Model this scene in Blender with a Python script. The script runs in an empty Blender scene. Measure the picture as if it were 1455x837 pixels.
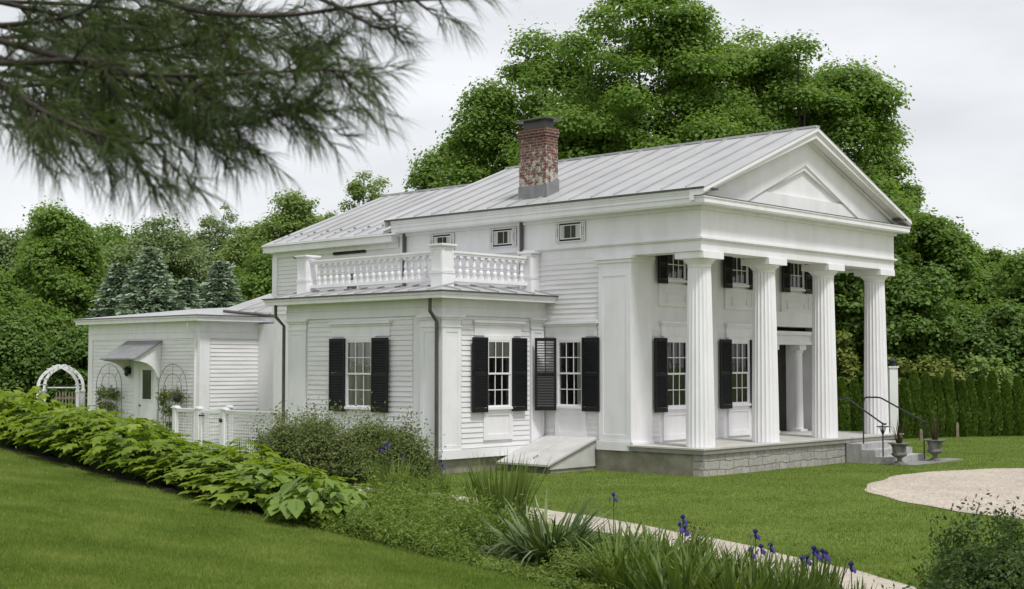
import bpy, math, random
import numpy as np
from mathutils import Vector, Matrix
R = math.radians
PI = math.pi
sc = bpy.context.scene
col = sc.collection

# ------------------------------------------------------------------ camera
cam_d = bpy.data.cameras.new("camera")
cam = bpy.data.objects.new("camera", cam_d)
col.objects.link(cam)
cam.location = (0, 0, 2.4312)
cam.rotation_euler = (R(90) + 0.0508, 0, 0)
cam_d.sensor_width = 36.0
cam_d.sensor_fit = 'HORIZONTAL'
cam_d.lens = 47.82
cam_d.clip_start = 0.1
cam_d.clip_end = 3000
cam_d.dof.use_dof = True
cam_d.dof.focus_distance = 31.0
cam_d.dof.aperture_fstop = 6.5
sc.camera = cam

# ------------------------------------------------------------------ sky, sun, exposure
SUN_EL, SUN_AZ = R(62), R(150)          # azimuth clockwise from +Y (the view direction)
w = bpy.data.worlds.new("World")
sc.world = w
w.use_nodes = True
nt = w.node_tree
nt.nodes.clear()
out = nt.nodes.new('ShaderNodeOutputWorld')
bg = nt.nodes.new('ShaderNodeBackground')
sky = nt.nodes.new('ShaderNodeTexSky')
sky.sky_type = 'NISHITA'
sky.sun_disc = False
sky.sun_elevation = SUN_EL
sky.sun_rotation = SUN_AZ
sky.air_density = 1.0
sky.dust_density = 2.0
tc = nt.nodes.new('ShaderNodeTexCoord')
mp = nt.nodes.new('ShaderNodeMapping')
mp.inputs['Scale'].default_value = (1.0, 1.0, 3.2)
nz = nt.nodes.new('ShaderNodeTexNoise')
nz.inputs['Scale'].default_value = 2.6
nz.inputs['Detail'].default_value = 5
nz.inputs['Roughness'].default_value = 0.5
cr = nt.nodes.new('ShaderNodeValToRGB')
cr.color_ramp.elements[0].position = 0.34
cr.color_ramp.elements[0].color = (6.5, 6.65, 6.9, 1)
cr.color_ramp.elements[1].position = 0.62
cr.color_ramp.elements[1].color = (9.1, 9.2, 9.4, 1)
mx = nt.nodes.new('ShaderNodeMixRGB')
mx.inputs['Fac'].default_value = 0.9
nt.links.new(tc.outputs['Generated'], mp.inputs['Vector'])
nt.links.new(mp.outputs['Vector'], nz.inputs['Vector'])
nt.links.new(nz.outputs['Fac'], cr.inputs['Fac'])
nt.links.new(sky.outputs['Color'], mx.inputs['Color1'])
nt.links.new(cr.outputs['Color'], mx.inputs['Color2'])
nt.links.new(mx.outputs['Color'], bg.inputs['Color'])
bg.inputs['Strength'].default_value = 0.06
nt.links.new(bg.outputs['Background'], out.inputs['Surface'])

sun_d = bpy.data.lights.new("sun", 'SUN')
sun_d.energy = 1.5
sun_d.angle = R(10)
sun_d.color = (1.0, 0.98, 0.955)
sun = bpy.data.objects.new("sun", sun_d)
col.objects.link(sun)
sdir = Vector((math.sin(SUN_AZ) * math.cos(SUN_EL), math.cos(SUN_AZ) * math.cos(SUN_EL), math.sin(SUN_EL)))
sun.rotation_euler = sdir.to_track_quat('Z', 'Y').to_euler()
sun.location = (0, 0, 40)
sc.view_settings.view_transform = 'Standard'
sc.view_settings.look = 'None'
sc.view_settings.exposure = 0.91
sc.view_settings.gamma = 1.0
sc.view_settings.use_curve_mapping = False
sc.cycles.max_bounces = 8
sc.cycles.transparent_max_bounces = 16

# ------------------------------------------------------------------ materials
def new_mat(name):
    m = bpy.data.materials.new(name)
    m.use_nodes = True
    t = m.node_tree
    b = t.nodes['Principled BSDF']
    return m, t, b

def lnk(t, a, b): t.links.new(a, b)

def node(t, typ, **kw):
    n = t.nodes.new(typ)
    for k, v in kw.items():
        if k in n.inputs: n.inputs[k].default_value = v
        else: setattr(n, k, v)
    return n

def ramp(t, stops):
    n = t.nodes.new('ShaderNodeValToRGB')
    e = n.color_ramp.elements
    while len(e) > 1: e.remove(e[-1])
    e[0].position, e[0].color = stops[0][0], (*stops[0][1], 1)
    for p, c in stops[1:]:
        x = e.new(p); x.color = (*c, 1)
    return n

def basic(name, c1, c2=None, scale=3.0, rough=0.6, bump=0.0, bscale=40, spec=0.4, metal=0.0, stretch=(1, 1, 1), detail=5, lo=0.35, hi=0.65):
    """noise-mottled paint, stone, metal ..."""
    m, t, b = new_mat(name)
    c2 = c2 or tuple(x * 0.85 for x in c1)
    g = node(t, 'ShaderNodeTexCoord')
    mpn = node(t, 'ShaderNodeMapping'); mpn.inputs['Scale'].default_value = stretch
    lnk(t, g.outputs['Object'], mpn.inputs['Vector'])
    n = node(t, 'ShaderNodeTexNoise', Scale=scale, Detail=detail, Roughness=0.6)
    lnk(t, mpn.outputs['Vector'], n.inputs['Vector'])
    r = ramp(t, [(lo, c2), (hi, c1)])
    lnk(t, n.outputs['Fac'], r.inputs['Fac'])
    lnk(t, r.outputs['Color'], b.inputs['Base Color'])
    b.inputs['Roughness'].default_value = rough
    b.inputs['Specular IOR Level'].default_value = spec
    b.inputs['Metallic'].default_value = metal
    if bump:
        n2 = node(t, 'ShaderNodeTexNoise', Scale=bscale, Detail=4)
        lnk(t, mpn.outputs['Vector'], n2.inputs['Vector'])
        bp = node(t, 'ShaderNodeBump', Strength=bump, Distance=0.02)
        lnk(t, n2.outputs['Fac'], bp.inputs['Height'])
        lnk(t, bp.outputs['Normal'], b.inputs['Normal'])
    return m

def leaf_mat(name, cols, trans=0.3, nscale=0.5, rough=0.55, spec=0.25):
    """foliage: every leaf its own tint, with slow drifts of hue over the plant"""
    m, t, b = new_mat(name)
    geo = node(t, 'ShaderNodeNewGeometry')
    n = node(t, 'ShaderNodeTexNoise', Scale=nscale, Detail=2)
    lnk(t, geo.outputs['Position'], n.inputs['Vector'])
    a = node(t, 'ShaderNodeMath', operation='MULTIPLY_ADD')
    lnk(t, geo.outputs['Random Per Island'], a.inputs[0]); a.inputs[1].default_value = 0.5
    s = node(t, 'ShaderNodeMath', operation='MULTIPLY_ADD')
    lnk(t, n.outputs['Fac'], s.inputs[0]); s.inputs[1].default_value = 1.3; s.inputs[2].default_value = -0.4
    lnk(t, s.outputs[0], a.inputs[2])
    k = len(cols)
    r = ramp(t, [(i / (k - 1), c) for i, c in enumerate(cols)])
    lnk(t, a.outputs[0], r.inputs['Fac'])
    lnk(t, r.outputs['Color'], b.inputs['Base Color'])
    b.inputs['Roughness'].default_value = rough
    b.inputs['Specular IOR Level'].default_value = spec
    tr = node(t, 'ShaderNodeBsdfTranslucent')
    hs = node(t, 'ShaderNodeMixRGB', blend_type='MULTIPLY'); hs.inputs['Fac'].default_value = 1
    lnk(t, r.outputs['Color'], hs.inputs['Color1']); hs.inputs['Color2'].default_value = (1.5, 1.6, 0.7, 1)
    lnk(t, hs.outputs['Color'], tr.inputs['Color'])
    mixs = node(t, 'ShaderNodeMixShader'); mixs.inputs['Fac'].default_value = trans
    lnk(t, b.outputs[0], mixs.inputs[1]); lnk(t, tr.outputs[0], mixs.inputs[2])
    lnk(t, mixs.outputs[0], t.nodes['Material Output'].inputs['Surface'])
    return m

WHITE = basic('white_paint', (0.788, 0.778, 0.801), (0.704, 0.69, 0.694), scale=2.2, stretch=(0.985, 0.985, 0.306), lo=0.28, hi=0.58, rough=0.5, spec=0.35, bump=0.04, bscale=9)
WHITE2 = basic('white_clapboard', (0.778, 0.768, 0.785), (0.68, 0.665, 0.668), scale=2.0, rough=0.55, spec=0.3, lo=0.3, hi=0.6, stretch=(0.492, 0.492, 4.08), bump=0.05, bscale=14)
WHITE3 = basic('white_trim', (0.808, 0.798, 0.821), (0.724, 0.709, 0.719), scale=3, stretch=(0.985, 0.985, 0.357), lo=0.26, hi=0.56, rough=0.45, spec=0.4)
BLACK = basic('black_paint', (0.010, 0.011, 0.012), (0.007, 0.008, 0.008), scale=5, rough=0.5, spec=0.25)
IRON = basic('black_iron', (0.02, 0.02, 0.022), (0.012, 0.012, 0.012), scale=10, rough=0.45, spec=0.5)
METALROOF = basic('grey_metal_roof', (0.405, 0.405, 0.405), (0.342, 0.342, 0.346), scale=0.9, rough=0.45, spec=0.5, bump=0.05, bscale=2.0, detail=7)
DARKMETAL = basic('dark_metal', (0.085, 0.08, 0.072), (0.055, 0.053, 0.048), scale=4, rough=0.4, spec=0.5)
LEAD = basic('lead_flashing', (0.24, 0.24, 0.25), (0.18, 0.18, 0.185), scale=4, rough=0.5, spec=0.4)
CONC = basic('weathered_concrete', (0.325, 0.305, 0.247), (0.188, 0.171, 0.132), scale=2.3, rough=0.85, bump=0.25, bscale=18, detail=8)
GREYWOOD = basic('grey_floor_paint', (0.5, 0.49, 0.45), (0.42, 0.41, 0.37), scale=2, rough=0.6)
GREYTRIM = basic('grey_edge_paint', (0.27, 0.26, 0.235), (0.22, 0.215, 0.19), scale=3, rough=0.6)
GRANITE = basic('grey_granite', (0.44, 0.43, 0.42), (0.32, 0.315, 0.31), scale=7, rough=0.75, bump=0.15, bscale=60, detail=8)
HATCH = basic('weathered_hatch_paint', (0.55, 0.54, 0.52), (0.46, 0.45, 0.43), scale=2.4, rough=0.6, bump=0.1, bscale=12)
CURTAIN = basic('white_curtain', (0.62, 0.61, 0.56), (0.36, 0.36, 0.33), scale=9, rough=0.9, stretch=(1, 1, 0.02), lo=0.3, hi=0.6)
ROOMDARK = basic('dark_room', (0.035, 0.03, 0.026), (0.012, 0.011, 0.010), scale=1.5, rough=0.9)  # near-black that stands for unlit rooms and the shaded entrance recess
GREYROOM = basic('dim_room', (0.06, 0.06, 0.052), (0.035, 0.035, 0.03), scale=2.0, rough=0.9)  # dark grey that stands for the dim attic behind the grilles
STONEPATH = basic('pale_path_stone', (0.45, 0.40, 0.33), (0.36, 0.32, 0.26), scale=6, rough=0.9, bump=0.2, bscale=50)
URNM = basic('weathered_urn', (0.24, 0.235, 0.21), (0.09, 0.095, 0.08), scale=9, rough=0.8, bump=0.3, bscale=30)
SLATE = basic('slate', (0.25, 0.25, 0.235), (0.19, 0.19, 0.18), scale=3, rough=0.7)
SOIL = basic('garden_soil', (0.055, 0.040, 0.028), (0.025, 0.019, 0.013), scale=9, rough=0.95, bump=0.8, bscale=45)
BARK = basic('grey_bark', (0.09, 0.08, 0.068), (0.04, 0.035, 0.03), scale=6, rough=0.9, bump=0.5, bscale=14, stretch=(1, 1, 0.25))
PINEBARK = basic('pine_bark', (0.055, 0.043, 0.034), (0.025, 0.02, 0.017), scale=20, rough=0.9, bump=0.4, bscale=60)
STEM = basic('green_stem', (0.07, 0.12, 0.03), (0.05, 0.085, 0.025), scale=8, rough=0.6)
WOODPOST = basic('weathered_post', (0.26, 0.22, 0.16), (0.18, 0.15, 0.11), scale=6, rough=0.9)
TANROOF = basic('tan_roof', (0.36, 0.31, 0.24), (0.28, 0.24, 0.19), scale=3, rough=0.9)
BRASS = basic('dull_brass', (0.28, 0.22, 0.12), (0.2, 0.15, 0.08), scale=6, rough=0.4, metal=0.8)

def brick_material():
    m, t, b = new_mat('old_whitewashed_brick')
    tc = node(t, 'ShaderNodeTexCoord')
    sep = node(t, 'ShaderNodeSeparateXYZ'); lnk(t, tc.outputs['Object'], sep.inputs[0])
    ad = node(t, 'ShaderNodeMath', operation='ADD'); lnk(t, sep.outputs['X'], ad.inputs[0]); lnk(t, sep.outputs['Y'], ad.inputs[1])
    cb = node(t, 'ShaderNodeCombineXYZ'); lnk(t, ad.outputs[0], cb.inputs['X']); lnk(t, sep.outputs['Z'], cb.inputs['Y'])
    br = node(t, 'ShaderNodeTexBrick', Scale=1.0)
    br.inputs['Brick Width'].default_value = 0.21
    br.inputs['Row Height'].default_value = 0.072
    br.inputs['Mortar Size'].default_value = 0.011
    br.inputs['Color1'].default_value = (0.165, 0.045, 0.03, 1)
    br.inputs['Color2'].default_value = (0.085, 0.036, 0.027, 1)
    br.inputs['Mortar'].default_value = (0.21, 0.165, 0.14, 1)
    lnk(t, cb.outputs[0], br.inputs['Vector'])
    n = node(t, 'ShaderNodeTexNoise', Scale=9.0, Detail=8, Roughness=0.75)
    lnk(t, tc.outputs['Object'], n.inputs['Vector'])
    zz = node(t, 'ShaderNodeMapRange'); zz.inputs['From Min'].default_value = 6.6; zz.inputs['From Max'].default_value = 8.2
    zz.inputs['To Min'].default_value = 0.12; zz.inputs['To Max'].default_value = -0.06
    lnk(t, sep.outputs['Z'], zz.inputs['Value'])
    sm = node(t, 'ShaderNodeMath', operation='ADD'); lnk(t, n.outputs['Fac'], sm.inputs[0]); lnk(t, zz.outputs[0], sm.inputs[1])
    r = ramp(t, [(0.53, (0, 0, 0)), (0.63, (1, 1, 1))]); lnk(t, sm.outputs[0], r.inputs['Fac'])
    mxn = node(t, 'ShaderNodeMixRGB'); lnk(t, r.outputs['Color'], mxn.inputs['Fac'])
    lnk(t, br.outputs['Color'], mxn.inputs['Color1']); mxn.inputs['Color2'].default_value = (0.5, 0.46, 0.40, 1)
    lnk(t, mxn.outputs['Color'], b.inputs['Base Color'])
    b.inputs['Roughness'].default_value = 0.9
    bp = node(t, 'ShaderNodeBump', Strength=0.8, Distance=0.012)
    inv = node(t, 'ShaderNodeMath', operation='SUBTRACT'); inv.inputs[0].default_value = 1; lnk(t, br.outputs['Fac'], inv.inputs[1])
    ad2 = node(t, 'ShaderNodeMath', operation='ADD'); lnk(t, inv.outputs[0], ad2.inputs[0]); lnk(t, n.outputs['Fac'], ad2.inputs[1])
    lnk(t, ad2.outputs[0], bp.inputs['Height']); lnk(t, bp.outputs['Normal'], b.inputs['Normal'])
    return m
BRICK = brick_material()

def rubble_material():
    """long roughly squared granite blocks with thin uneven joints"""
    m, t, b = new_mat('granite_block_wall')
    tc = node(t, 'ShaderNodeTexCoord')
    sep = node(t, 'ShaderNodeSeparateXYZ'); lnk(t, tc.outputs['Object'], sep.inputs[0])
    n0 = node(t, 'ShaderNodeTexNoise', Scale=1.7, Detail=4); lnk(t, tc.outputs['Object'], n0.inputs['Vector'])
    n1 = node(t, 'ShaderNodeTexNoise', Scale=11.0, Detail=4); lnk(t, tc.outputs['Object'], n1.inputs['Vector'])
    dz = node(t, 'ShaderNodeMath', operation='MULTIPLY_ADD'); lnk(t, n0.outputs['Fac'], dz.inputs[0]); dz.inputs[1].default_value = 0.16; lnk(t, sep.outputs['Z'], dz.inputs[2])
    dz2 = node(t, 'ShaderNodeMath', operation='MULTIPLY_ADD'); lnk(t, n1.outputs['Fac'], dz2.inputs[0]); dz2.inputs[1].default_value = 0.035; lnk(t, dz.outputs[0], dz2.inputs[2])
    dx = node(t, 'ShaderNodeMath', operation='MULTIPLY_ADD'); lnk(t, n1.outputs['Fac'], dx.inputs[0]); dx.inputs[1].default_value = 0.08; lnk(t, sep.outputs['X'], dx.inputs[2])
    cb = node(t, 'ShaderNodeCombineXYZ'); lnk(t, dx.outputs[0], cb.inputs['X']); lnk(t, dz2.outputs[0], cb.inputs['Y'])
    br = node(t, 'ShaderNodeTexBrick', Scale=1.0)
    br.inputs['Brick Width'].default_value = 0.58
    br.inputs['Row Height'].default_value = 0.19
    br.inputs['Mortar Size'].default_value = 0.010
    br.inputs['Mortar Smooth'].default_value = 0.6
    br.inputs['Color1'].default_value = (0.46, 0.445, 0.42, 1)
    br.inputs['Color2'].default_value = (0.36, 0.35, 0.335, 1)
    br.inputs['Mortar'].default_value = (0.19, 0.175, 0.155, 1)
    br.offset = 0.41; br.squash = 0.55; br.squash_frequency = 2
    lnk(t, cb.outputs[0], br.inputs['Vector'])
    n = node(t, 'ShaderNodeTexNoise', Scale=13.0, Detail=9, Roughness=0.75); lnk(t, tc.outputs['Object'], n.inputs['Vector'])
    r = ramp(t, [(0.3, (0.62, 0.61, 0.59)), (0.7, (1.14, 1.12, 1.1))]); lnk(t, n.outputs['Fac'], r.inputs['Fac'])
    mu = node(t, 'ShaderNodeMixRGB', blend_type='MULTIPLY'); mu.inputs['Fac'].default_value = 1
    lnk(t, br.outputs['Color'], mu.inputs['Color1']); lnk(t, r.outputs['Color'], mu.inputs['Color2'])
    lnk(t, mu.outputs[0], b.inputs['Base Color']); b.inputs['Roughness'].default_value = 0.85
    inv = node(t, 'ShaderNodeMath', operation='SUBTRACT'); inv.inputs[0].default_value = 1; lnk(t, br.outputs['Fac'], inv.inputs[1])
    ad2 = node(t, 'ShaderNodeMath', operation='ADD'); lnk(t, inv.outputs[0], ad2.inputs[0]); lnk(t, n.outputs['Fac'], ad2.inputs[1])
    bp = node(t, 'ShaderNodeBump', Strength=0.8, Distance=0.03)
    lnk(t, ad2.outputs[0], bp.inputs['Height']); lnk(t, bp.outputs['Normal'], b.inputs['Normal'])
    return m
RUBBLE = rubble_material()

def glass_material():
    m, t, b = new_mat('window_glass')
    tr = node(t, 'ShaderNodeBsdfTransparent'); tr.inputs['Color'].default_value = (0.86, 0.88, 0.87, 1)
    gl = node(t, 'ShaderNodeBsdfGlossy', Roughness=0.03)
    n = node(t, 'ShaderNodeTexNoise', Scale=4.0)
    tcn = node(t, 'ShaderNodeTexCoord'); lnk(t, tcn.outputs['Object'], n.inputs['Vector'])
    bp = node(t, 'ShaderNodeBump', Strength=0.12, Distance=0.02); lnk(t, n.outputs['Fac'], bp.inputs['Height'])
    lnk(t, bp.outputs['Normal'], gl.inputs['Normal'])
    fr = node(t, 'ShaderNodeFresnel', IOR=1.75)
    ms = node(t, 'ShaderNodeMixShader')
    lnk(t, fr.outputs[0], ms.inputs['Fac']); lnk(t, tr.outputs[0], ms.inputs[1]); lnk(t, gl.outputs[0], ms.inputs[2])
    lnk(t, ms.outputs[0], t.nodes['Material Output'].inputs['Surface'])
    return m
GLASS = glass_material()

def lawn_material(name, c_lo, c_mid, c_hi):
    m, t, b = new_mat(name)
    g = node(t, 'ShaderNodeNewGeometry')
    n1 = node(t, 'ShaderNodeTexNoise', Scale=0.35, Detail=6, Roughness=0.65)
    mpn = node(t, 'ShaderNodeMapping'); mpn.inputs['Rotation'].default_value = (0, 0, R(35)); mpn.inputs['Scale'].default_value = (0.5, 1.6, 1)
    lnk(t, g.outputs['Position'], mpn.inputs['Vector']); lnk(t, mpn.outputs['Vector'], n1.inputs['Vector'])
    n2 = node(t, 'ShaderNodeTexNoise', Scale=9.0, Detail=6, Roughness=0.7)
    lnk(t, g.outputs['Position'], n2.inputs['Vector'])
    a = node(t, 'ShaderNodeMath', operation='MULTIPLY_ADD'); lnk(t, n2.outputs['Fac'], a.inputs[0]); a.inputs[1].default_value = 0.6
    s = node(t, 'ShaderNodeMath', operation='MULTIPLY_ADD'); lnk(t, n1.outputs['Fac'], s.inputs[0]); s.inputs[1].default_value = 0.9; s.inputs[2].default_value = -0.25
    lnk(t, s.outputs[0], a.inputs[2])
    r = ramp(t, [(0.25, c_lo), (0.5, c_mid), (0.75, c_hi)]); lnk(t, a.outputs[0], r.inputs['Fac'])
    lnk(t, r.outputs['Color'], b.inputs['Base Color'])
    b.inputs['Roughness'].default_value = 0.9; b.inputs['Specular IOR Level'].default_value = 0.1
    n3 = node(t, 'ShaderNodeTexNoise', Scale=45.0, Detail=4)
    lnk(t, g.outputs['Position'], n3.inputs['Vector'])
    bp = node(t, 'ShaderNodeBump', Strength=0.9, Distance=0.03); lnk(t, n3.outputs['Fac'], bp.inputs['Height'])
    lnk(t, bp.outputs['Normal'], b.inputs['Normal'])
    return m
LAWN = lawn_material('mown_lawn', (0.0742, 0.118, 0.0209), (0.122, 0.173, 0.0342), (0.18, 0.226, 0.0589))
BLADE = leaf_mat('grass_blade', [(0.0721, 0.118, 0.0171), (0.122, 0.179, 0.0314), (0.175, 0.233, 0.0522), (0.276, 0.294, 0.095)], trans=0.3, nscale=1.1, spec=0.1, rough=0.7)

def gravel_material():
    m, t, b = new_mat('pale_pea_gravel')
    g = node(t, 'ShaderNodeNewGeometry')
    n1 = node(t, 'ShaderNodeTexNoise', Scale=0.6, Detail=4)
    n2 = node(t, 'ShaderNodeTexVoronoi', Scale=22.0)
    lnk(t, g.outputs['Position'], n1.inputs['Vector']); lnk(t, g.outputs['Position'], n2.inputs['Vector'])
    r = ramp(t, [(0.3, (0.38, 0.325, 0.265)), (0.7, (0.47, 0.41, 0.345))]); lnk(t, n1.outputs['Fac'], r.inputs['Fac'])
    mu = node(t, 'ShaderNodeMixRGB', blend_type='OVERLAY'); mu.inputs['Fac'].default_value = 0.35
    bw = node(t, 'ShaderNodeRGBToBW'); lnk(t, n2.outputs['Color'], bw.inputs[0])
    lnk(t, r.outputs['Color'], mu.inputs['Color1']); lnk(t, bw.outputs[0], mu.inputs['Color2'])
    lnk(t, mu.outputs['Color'], b.inputs['Base Color']); b.inputs['Roughness'].default_value = 0.95
    bp = node(t, 'ShaderNodeBump', Strength=0.7, Distance=0.02); lnk(t, n2.outputs['Distance'], bp.inputs['Height'])
    lnk(t, bp.outputs['Normal'], b.inputs['Normal'])
    return m
GRAVEL = gravel_material()

MAPLE = leaf_mat('maple_leaves', [(0.0948, 0.158, 0.0276), (0.146, 0.234, 0.0451), (0.224, 0.316, 0.0815)], nscale=0.45, trans=0.45)
OAK = leaf_mat('light_leaves', [(0.132, 0.198, 0.0442), (0.192, 0.27, 0.0715), (0.27, 0.342, 0.117)], nscale=0.2)
DARKLEAF = leaf_mat('dark_leaves', [(0.0655, 0.12, 0.0248), (0.109, 0.182, 0.0359), (0.156, 0.247, 0.0524)], nscale=0.25)
DARKSHRUB = leaf_mat('dark_shrub_leaves', [(0.030, 0.058, 0.014), (0.052, 0.090, 0.020), (0.085, 0.130, 0.034)], nscale=1.4)
YLEAF = leaf_mat('yellowish_leaves', [(0.11, 0.15, 0.025), (0.165, 0.205, 0.04), (0.22, 0.25, 0.065)], nscale=0.4)
OLIVE = leaf_mat('grey_olive_leaves', [(0.121, 0.174, 0.0624), (0.178, 0.24, 0.0975), (0.253, 0.312, 0.156)], nscale=0.3)
SPRUCEM = leaf_mat('blue_spruce_needles', [(0.175, 0.237, 0.174), (0.275, 0.35, 0.264), (0.4, 0.463, 0.36)], trans=0.15, nscale=0.6)
ARBOR = leaf_mat('arborvitae_sprays', [(0.0562, 0.102, 0.0132), (0.0938, 0.156, 0.022), (0.138, 0.204, 0.033)], trans=0.12, nscale=0.9)
BIGLEAF = leaf_mat('big_bright_leaves', [(0.105, 0.165, 0.014), (0.171, 0.242, 0.026), (0.27, 0.335, 0.055)], trans=0.35, nscale=1.2, rough=0.5, spec=0.18)
HELLE = leaf_mat('yellow_green_leaves', [(0.09, 0.16, 0.02), (0.15, 0.23, 0.035), (0.21, 0.29, 0.06)], trans=0.3, nscale=2.0, rough=0.45, spec=0.35)
SHRUB = leaf_mat('shrub_leaves', [(0.0813, 0.114, 0.0299), (0.131, 0.168, 0.0517), (0.2, 0.222, 0.0862)], nscale=1.2)
FERN = leaf_mat('feathery_leaves', [(0.085, 0.14, 0.018), (0.14, 0.205, 0.032), (0.21, 0.265, 0.07)], nscale=1.5)
IRISL = leaf_mat('iris_blades', [(0.0646, 0.108, 0.0221), (0.115, 0.169, 0.0382), (0.18, 0.217, 0.0638)], trans=0.25, nscale=2.0, rough=0.5, spec=0.18)
YUCCA = leaf_mat('grey_green_blades', [(0.042, 0.078, 0.020), (0.085, 0.13, 0.040), (0.23, 0.26, 0.13)], trans=0.15, nscale=2.0, rough=0.45, spec=0.4)
PETAL = leaf_mat('violet_petals', [(0.022, 0.013, 0.10), (0.045, 0.028, 0.19), (0.085, 0.065, 0.30)], trans=0.2, nscale=6)
NEEDLE = leaf_mat('pine_needles', [(0.0189, 0.0348, 0.0096), (0.0459, 0.0725, 0.0156), (0.0945, 0.128, 0.0264)], trans=0.25, nscale=3.0, rough=0.45, spec=0.25)
REDPLANT = leaf_mat('dark_red_blades', [(0.030, 0.020, 0.012), (0.06, 0.045, 0.02), (0.07, 0.09, 0.03)], trans=0.1, nscale=3)

# ------------------------------------------------------------------ mesh helpers
class MB:
    def __init__(s): s.v, s.f = [], []
    def add(s, vs, fs):
        o = len(s.v)
        s.v += [tuple(p) for p in vs]
        s.f += [tuple(i + o for i in f) for f in fs]
        return s
    def box(s, x0, x1, y0, y1, z0, z1):
        return s.add([(x0, y0, z0), (x1, y0, z0), (x1, y1, z0), (x0, y1, z0), (x0, y0, z1), (x1, y0, z1), (x1, y1, z1), (x0, y1, z1)],
                     [(0, 3, 2, 1), (4, 5, 6, 7), (0, 1, 5, 4), (1, 2, 6, 5), (2, 3, 7, 6), (3, 0, 4, 7)])
    def prism(s, pts, vec):
        n = len(pts); v = Vector(vec)
        a = [Vector(p) for p in pts]; b = [p + v for p in a]
        return s.add(a + b, [tuple(range(n))[::-1], tuple(range(n, 2 * n))] + [(i, (i + 1) % n, n + (i + 1) % n, n + i) for i in range(n)])
    def tube(s, path, r, n=8, cap=True):
        P = [Vector(p) for p in path]
        rs = r if isinstance(r, (list, tuple)) else [r] * len(P)
        vs, fs = [], []
        ref = None
        for i, p in enumerate(P):
            d = (P[min(i + 1, len(P) - 1)] - P[max(i - 1, 0)]).normalized()
            if ref is None or abs(ref.dot(d)) > 0.98:
                ref = Vector((0, 0, 1)) if abs(d.z) < 0.9 else Vector((1, 0, 0))
            u = d.cross(ref).normalized(); q = d.cross(u); ref = -q if False else ref
            for k in range(n):
                a = 2 * PI * k / n
                vs.append(p + (u * math.cos(a) + q * math.sin(a)) * rs[i])
        for i in range(len(P) - 1):
            for k in range(n):
                fs.append((i * n + k, i * n + (k + 1) % n, (i + 1) * n + (k + 1) % n, (i + 1) * n + k))
        if cap:
            fs.append(tuple(range(n))); fs.append(tuple(range((len(P) - 1) * n, len(P) * n))[::-1])
        return s.add(vs, fs)
    def lathe(s, prof, c=(0, 0, 0), n=16, sq=False):
        vs, fs = [], []
        for r, z in prof:
            for k in range(n):
                a = 2 * PI * (k + (0.5 if sq else 0)) / n
                vs.append((c[0] + r * math.cos(a), c[1] + r * math.sin(a), c[2] + z))
        m = len(prof)
        for i in range(m - 1):
            for k in range(n):
                fs.append((i * n + k, i * n + (k + 1) % n, (i + 1) * n + (k + 1) % n, (i + 1) * n + k))
        fs.append(tuple(range(n))[::-1]); fs.append(tuple(range((m - 1) * n, m * n)))
        return s.add(vs, fs)
    def fb(s, F, u0, u1, z0, z1, n0, n1):
        t, c = F
        if t == 'L': return s.box(c - n1, c - n0, u0, u1, z0, z1)
        return s.box(u0, u1, c - n1, c - n0, z0, z1)
    def mesh(s, name, smooth=False):
        me = bpy.data.meshes.new(name)
        me.from_pydata(s.v, [], s.f); me.update()
        if smooth: me.polygons.foreach_set('use_smooth', [True] * len(me.polygons))
        return me
    def build(s, name, mat, parent=None, smooth=False):
        o = bpy.data.objects.new(name, s.mesh(name, smooth))
        o.data.materials.append(mat)
        col.objects.link(o); o.parent = parent
        return o

def fp(F, u, z, n):
    return (F[1] - n, u, z) if F[0] == 'L' else (u, F[1] - n, z)

def np_obj(name, V, F, mat, parent=None, smooth=False):
    me = bpy.data.meshes.new(name)
    V = np.asarray(V, np.float32); F = np.asarray(F, np.int32)
    k = F.shape[1]
    me.vertices.add(len(V)); me.vertices.foreach_set('co', V.ravel())
    me.loops.add(F.size); me.loops.foreach_set('vertex_index', F.ravel())
    me.polygons.add(len(F)); me.polygons.foreach_set('loop_start', np.arange(len(F), dtype=np.int32) * k)
    try: me.polygons.foreach_set('loop_total', np.full(len(F), k, np.int32))
    except Exception: pass
    me.update(calc_edges=True)
    if smooth: me.polygons.foreach_set('use_smooth', np.ones(len(F), bool))
    me.materials.append(mat)
    o = bpy.data.objects.new(name, me)
    col.objects.link(o); o.parent = parent
    return o

def tag(o, label=None, cat=None, group=None, kind=None):
    if label: o['label'] = label
    if cat: o['category'] = cat
    if group: o['group'] = group
    if kind: o['kind'] = kind
    return o

def empty(name, loc=(0, 0, 0), rz=0.0):
    o = bpy.data.objects.new(name, None); col.objects.link(o)
    o.location = loc; o.rotation_euler = (0, 0, rz); o.empty_display_size = 0.2
    return o

def copy_tree(o, parent=None):
    c = o.copy(); col.objects.link(c); c.parent = parent
    for ch in list(o.children): copy_tree(ch, c)
    return c

# ------------------------------------------------------------------ terrain
L2 = np.array([0.43, 13.2]); BD = np.array([0.693, -0.722]); BN = np.array([0.722, 0.693])
def sstep(a, b, x):
    t = np.clip((x - a) / (b - a), 0, 1); return t * t * (3 - 2 * t)
def bed_s(X, Y): return (X - L2[0]) * BN[0] + (Y - L2[1]) * BN[1]
def ground_z(X, Y):
    X = np.asarray(X, float); Y = np.asarray(Y, float)
    plane = 0.8 - 0.124 * np.clip(X, -14, 12) - 0.0376 * np.clip(Y, -10, 40)
    plane = np.maximum(plane, -0.05)
    s = bed_s(X, Y)
    k = sstep(0.3, 4.2, s)
    flat = -0.05
    z = plane * (1 - k) + flat * k
    z = z + 0.012 * np.sin(X * 1.3 + 0.5 * Y) * np.sin(Y * 0.9) + 0.02 * np.sin(X * 0.35 + 1) * np.cos(Y * 0.41) * (1 - k)
    return z
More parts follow.
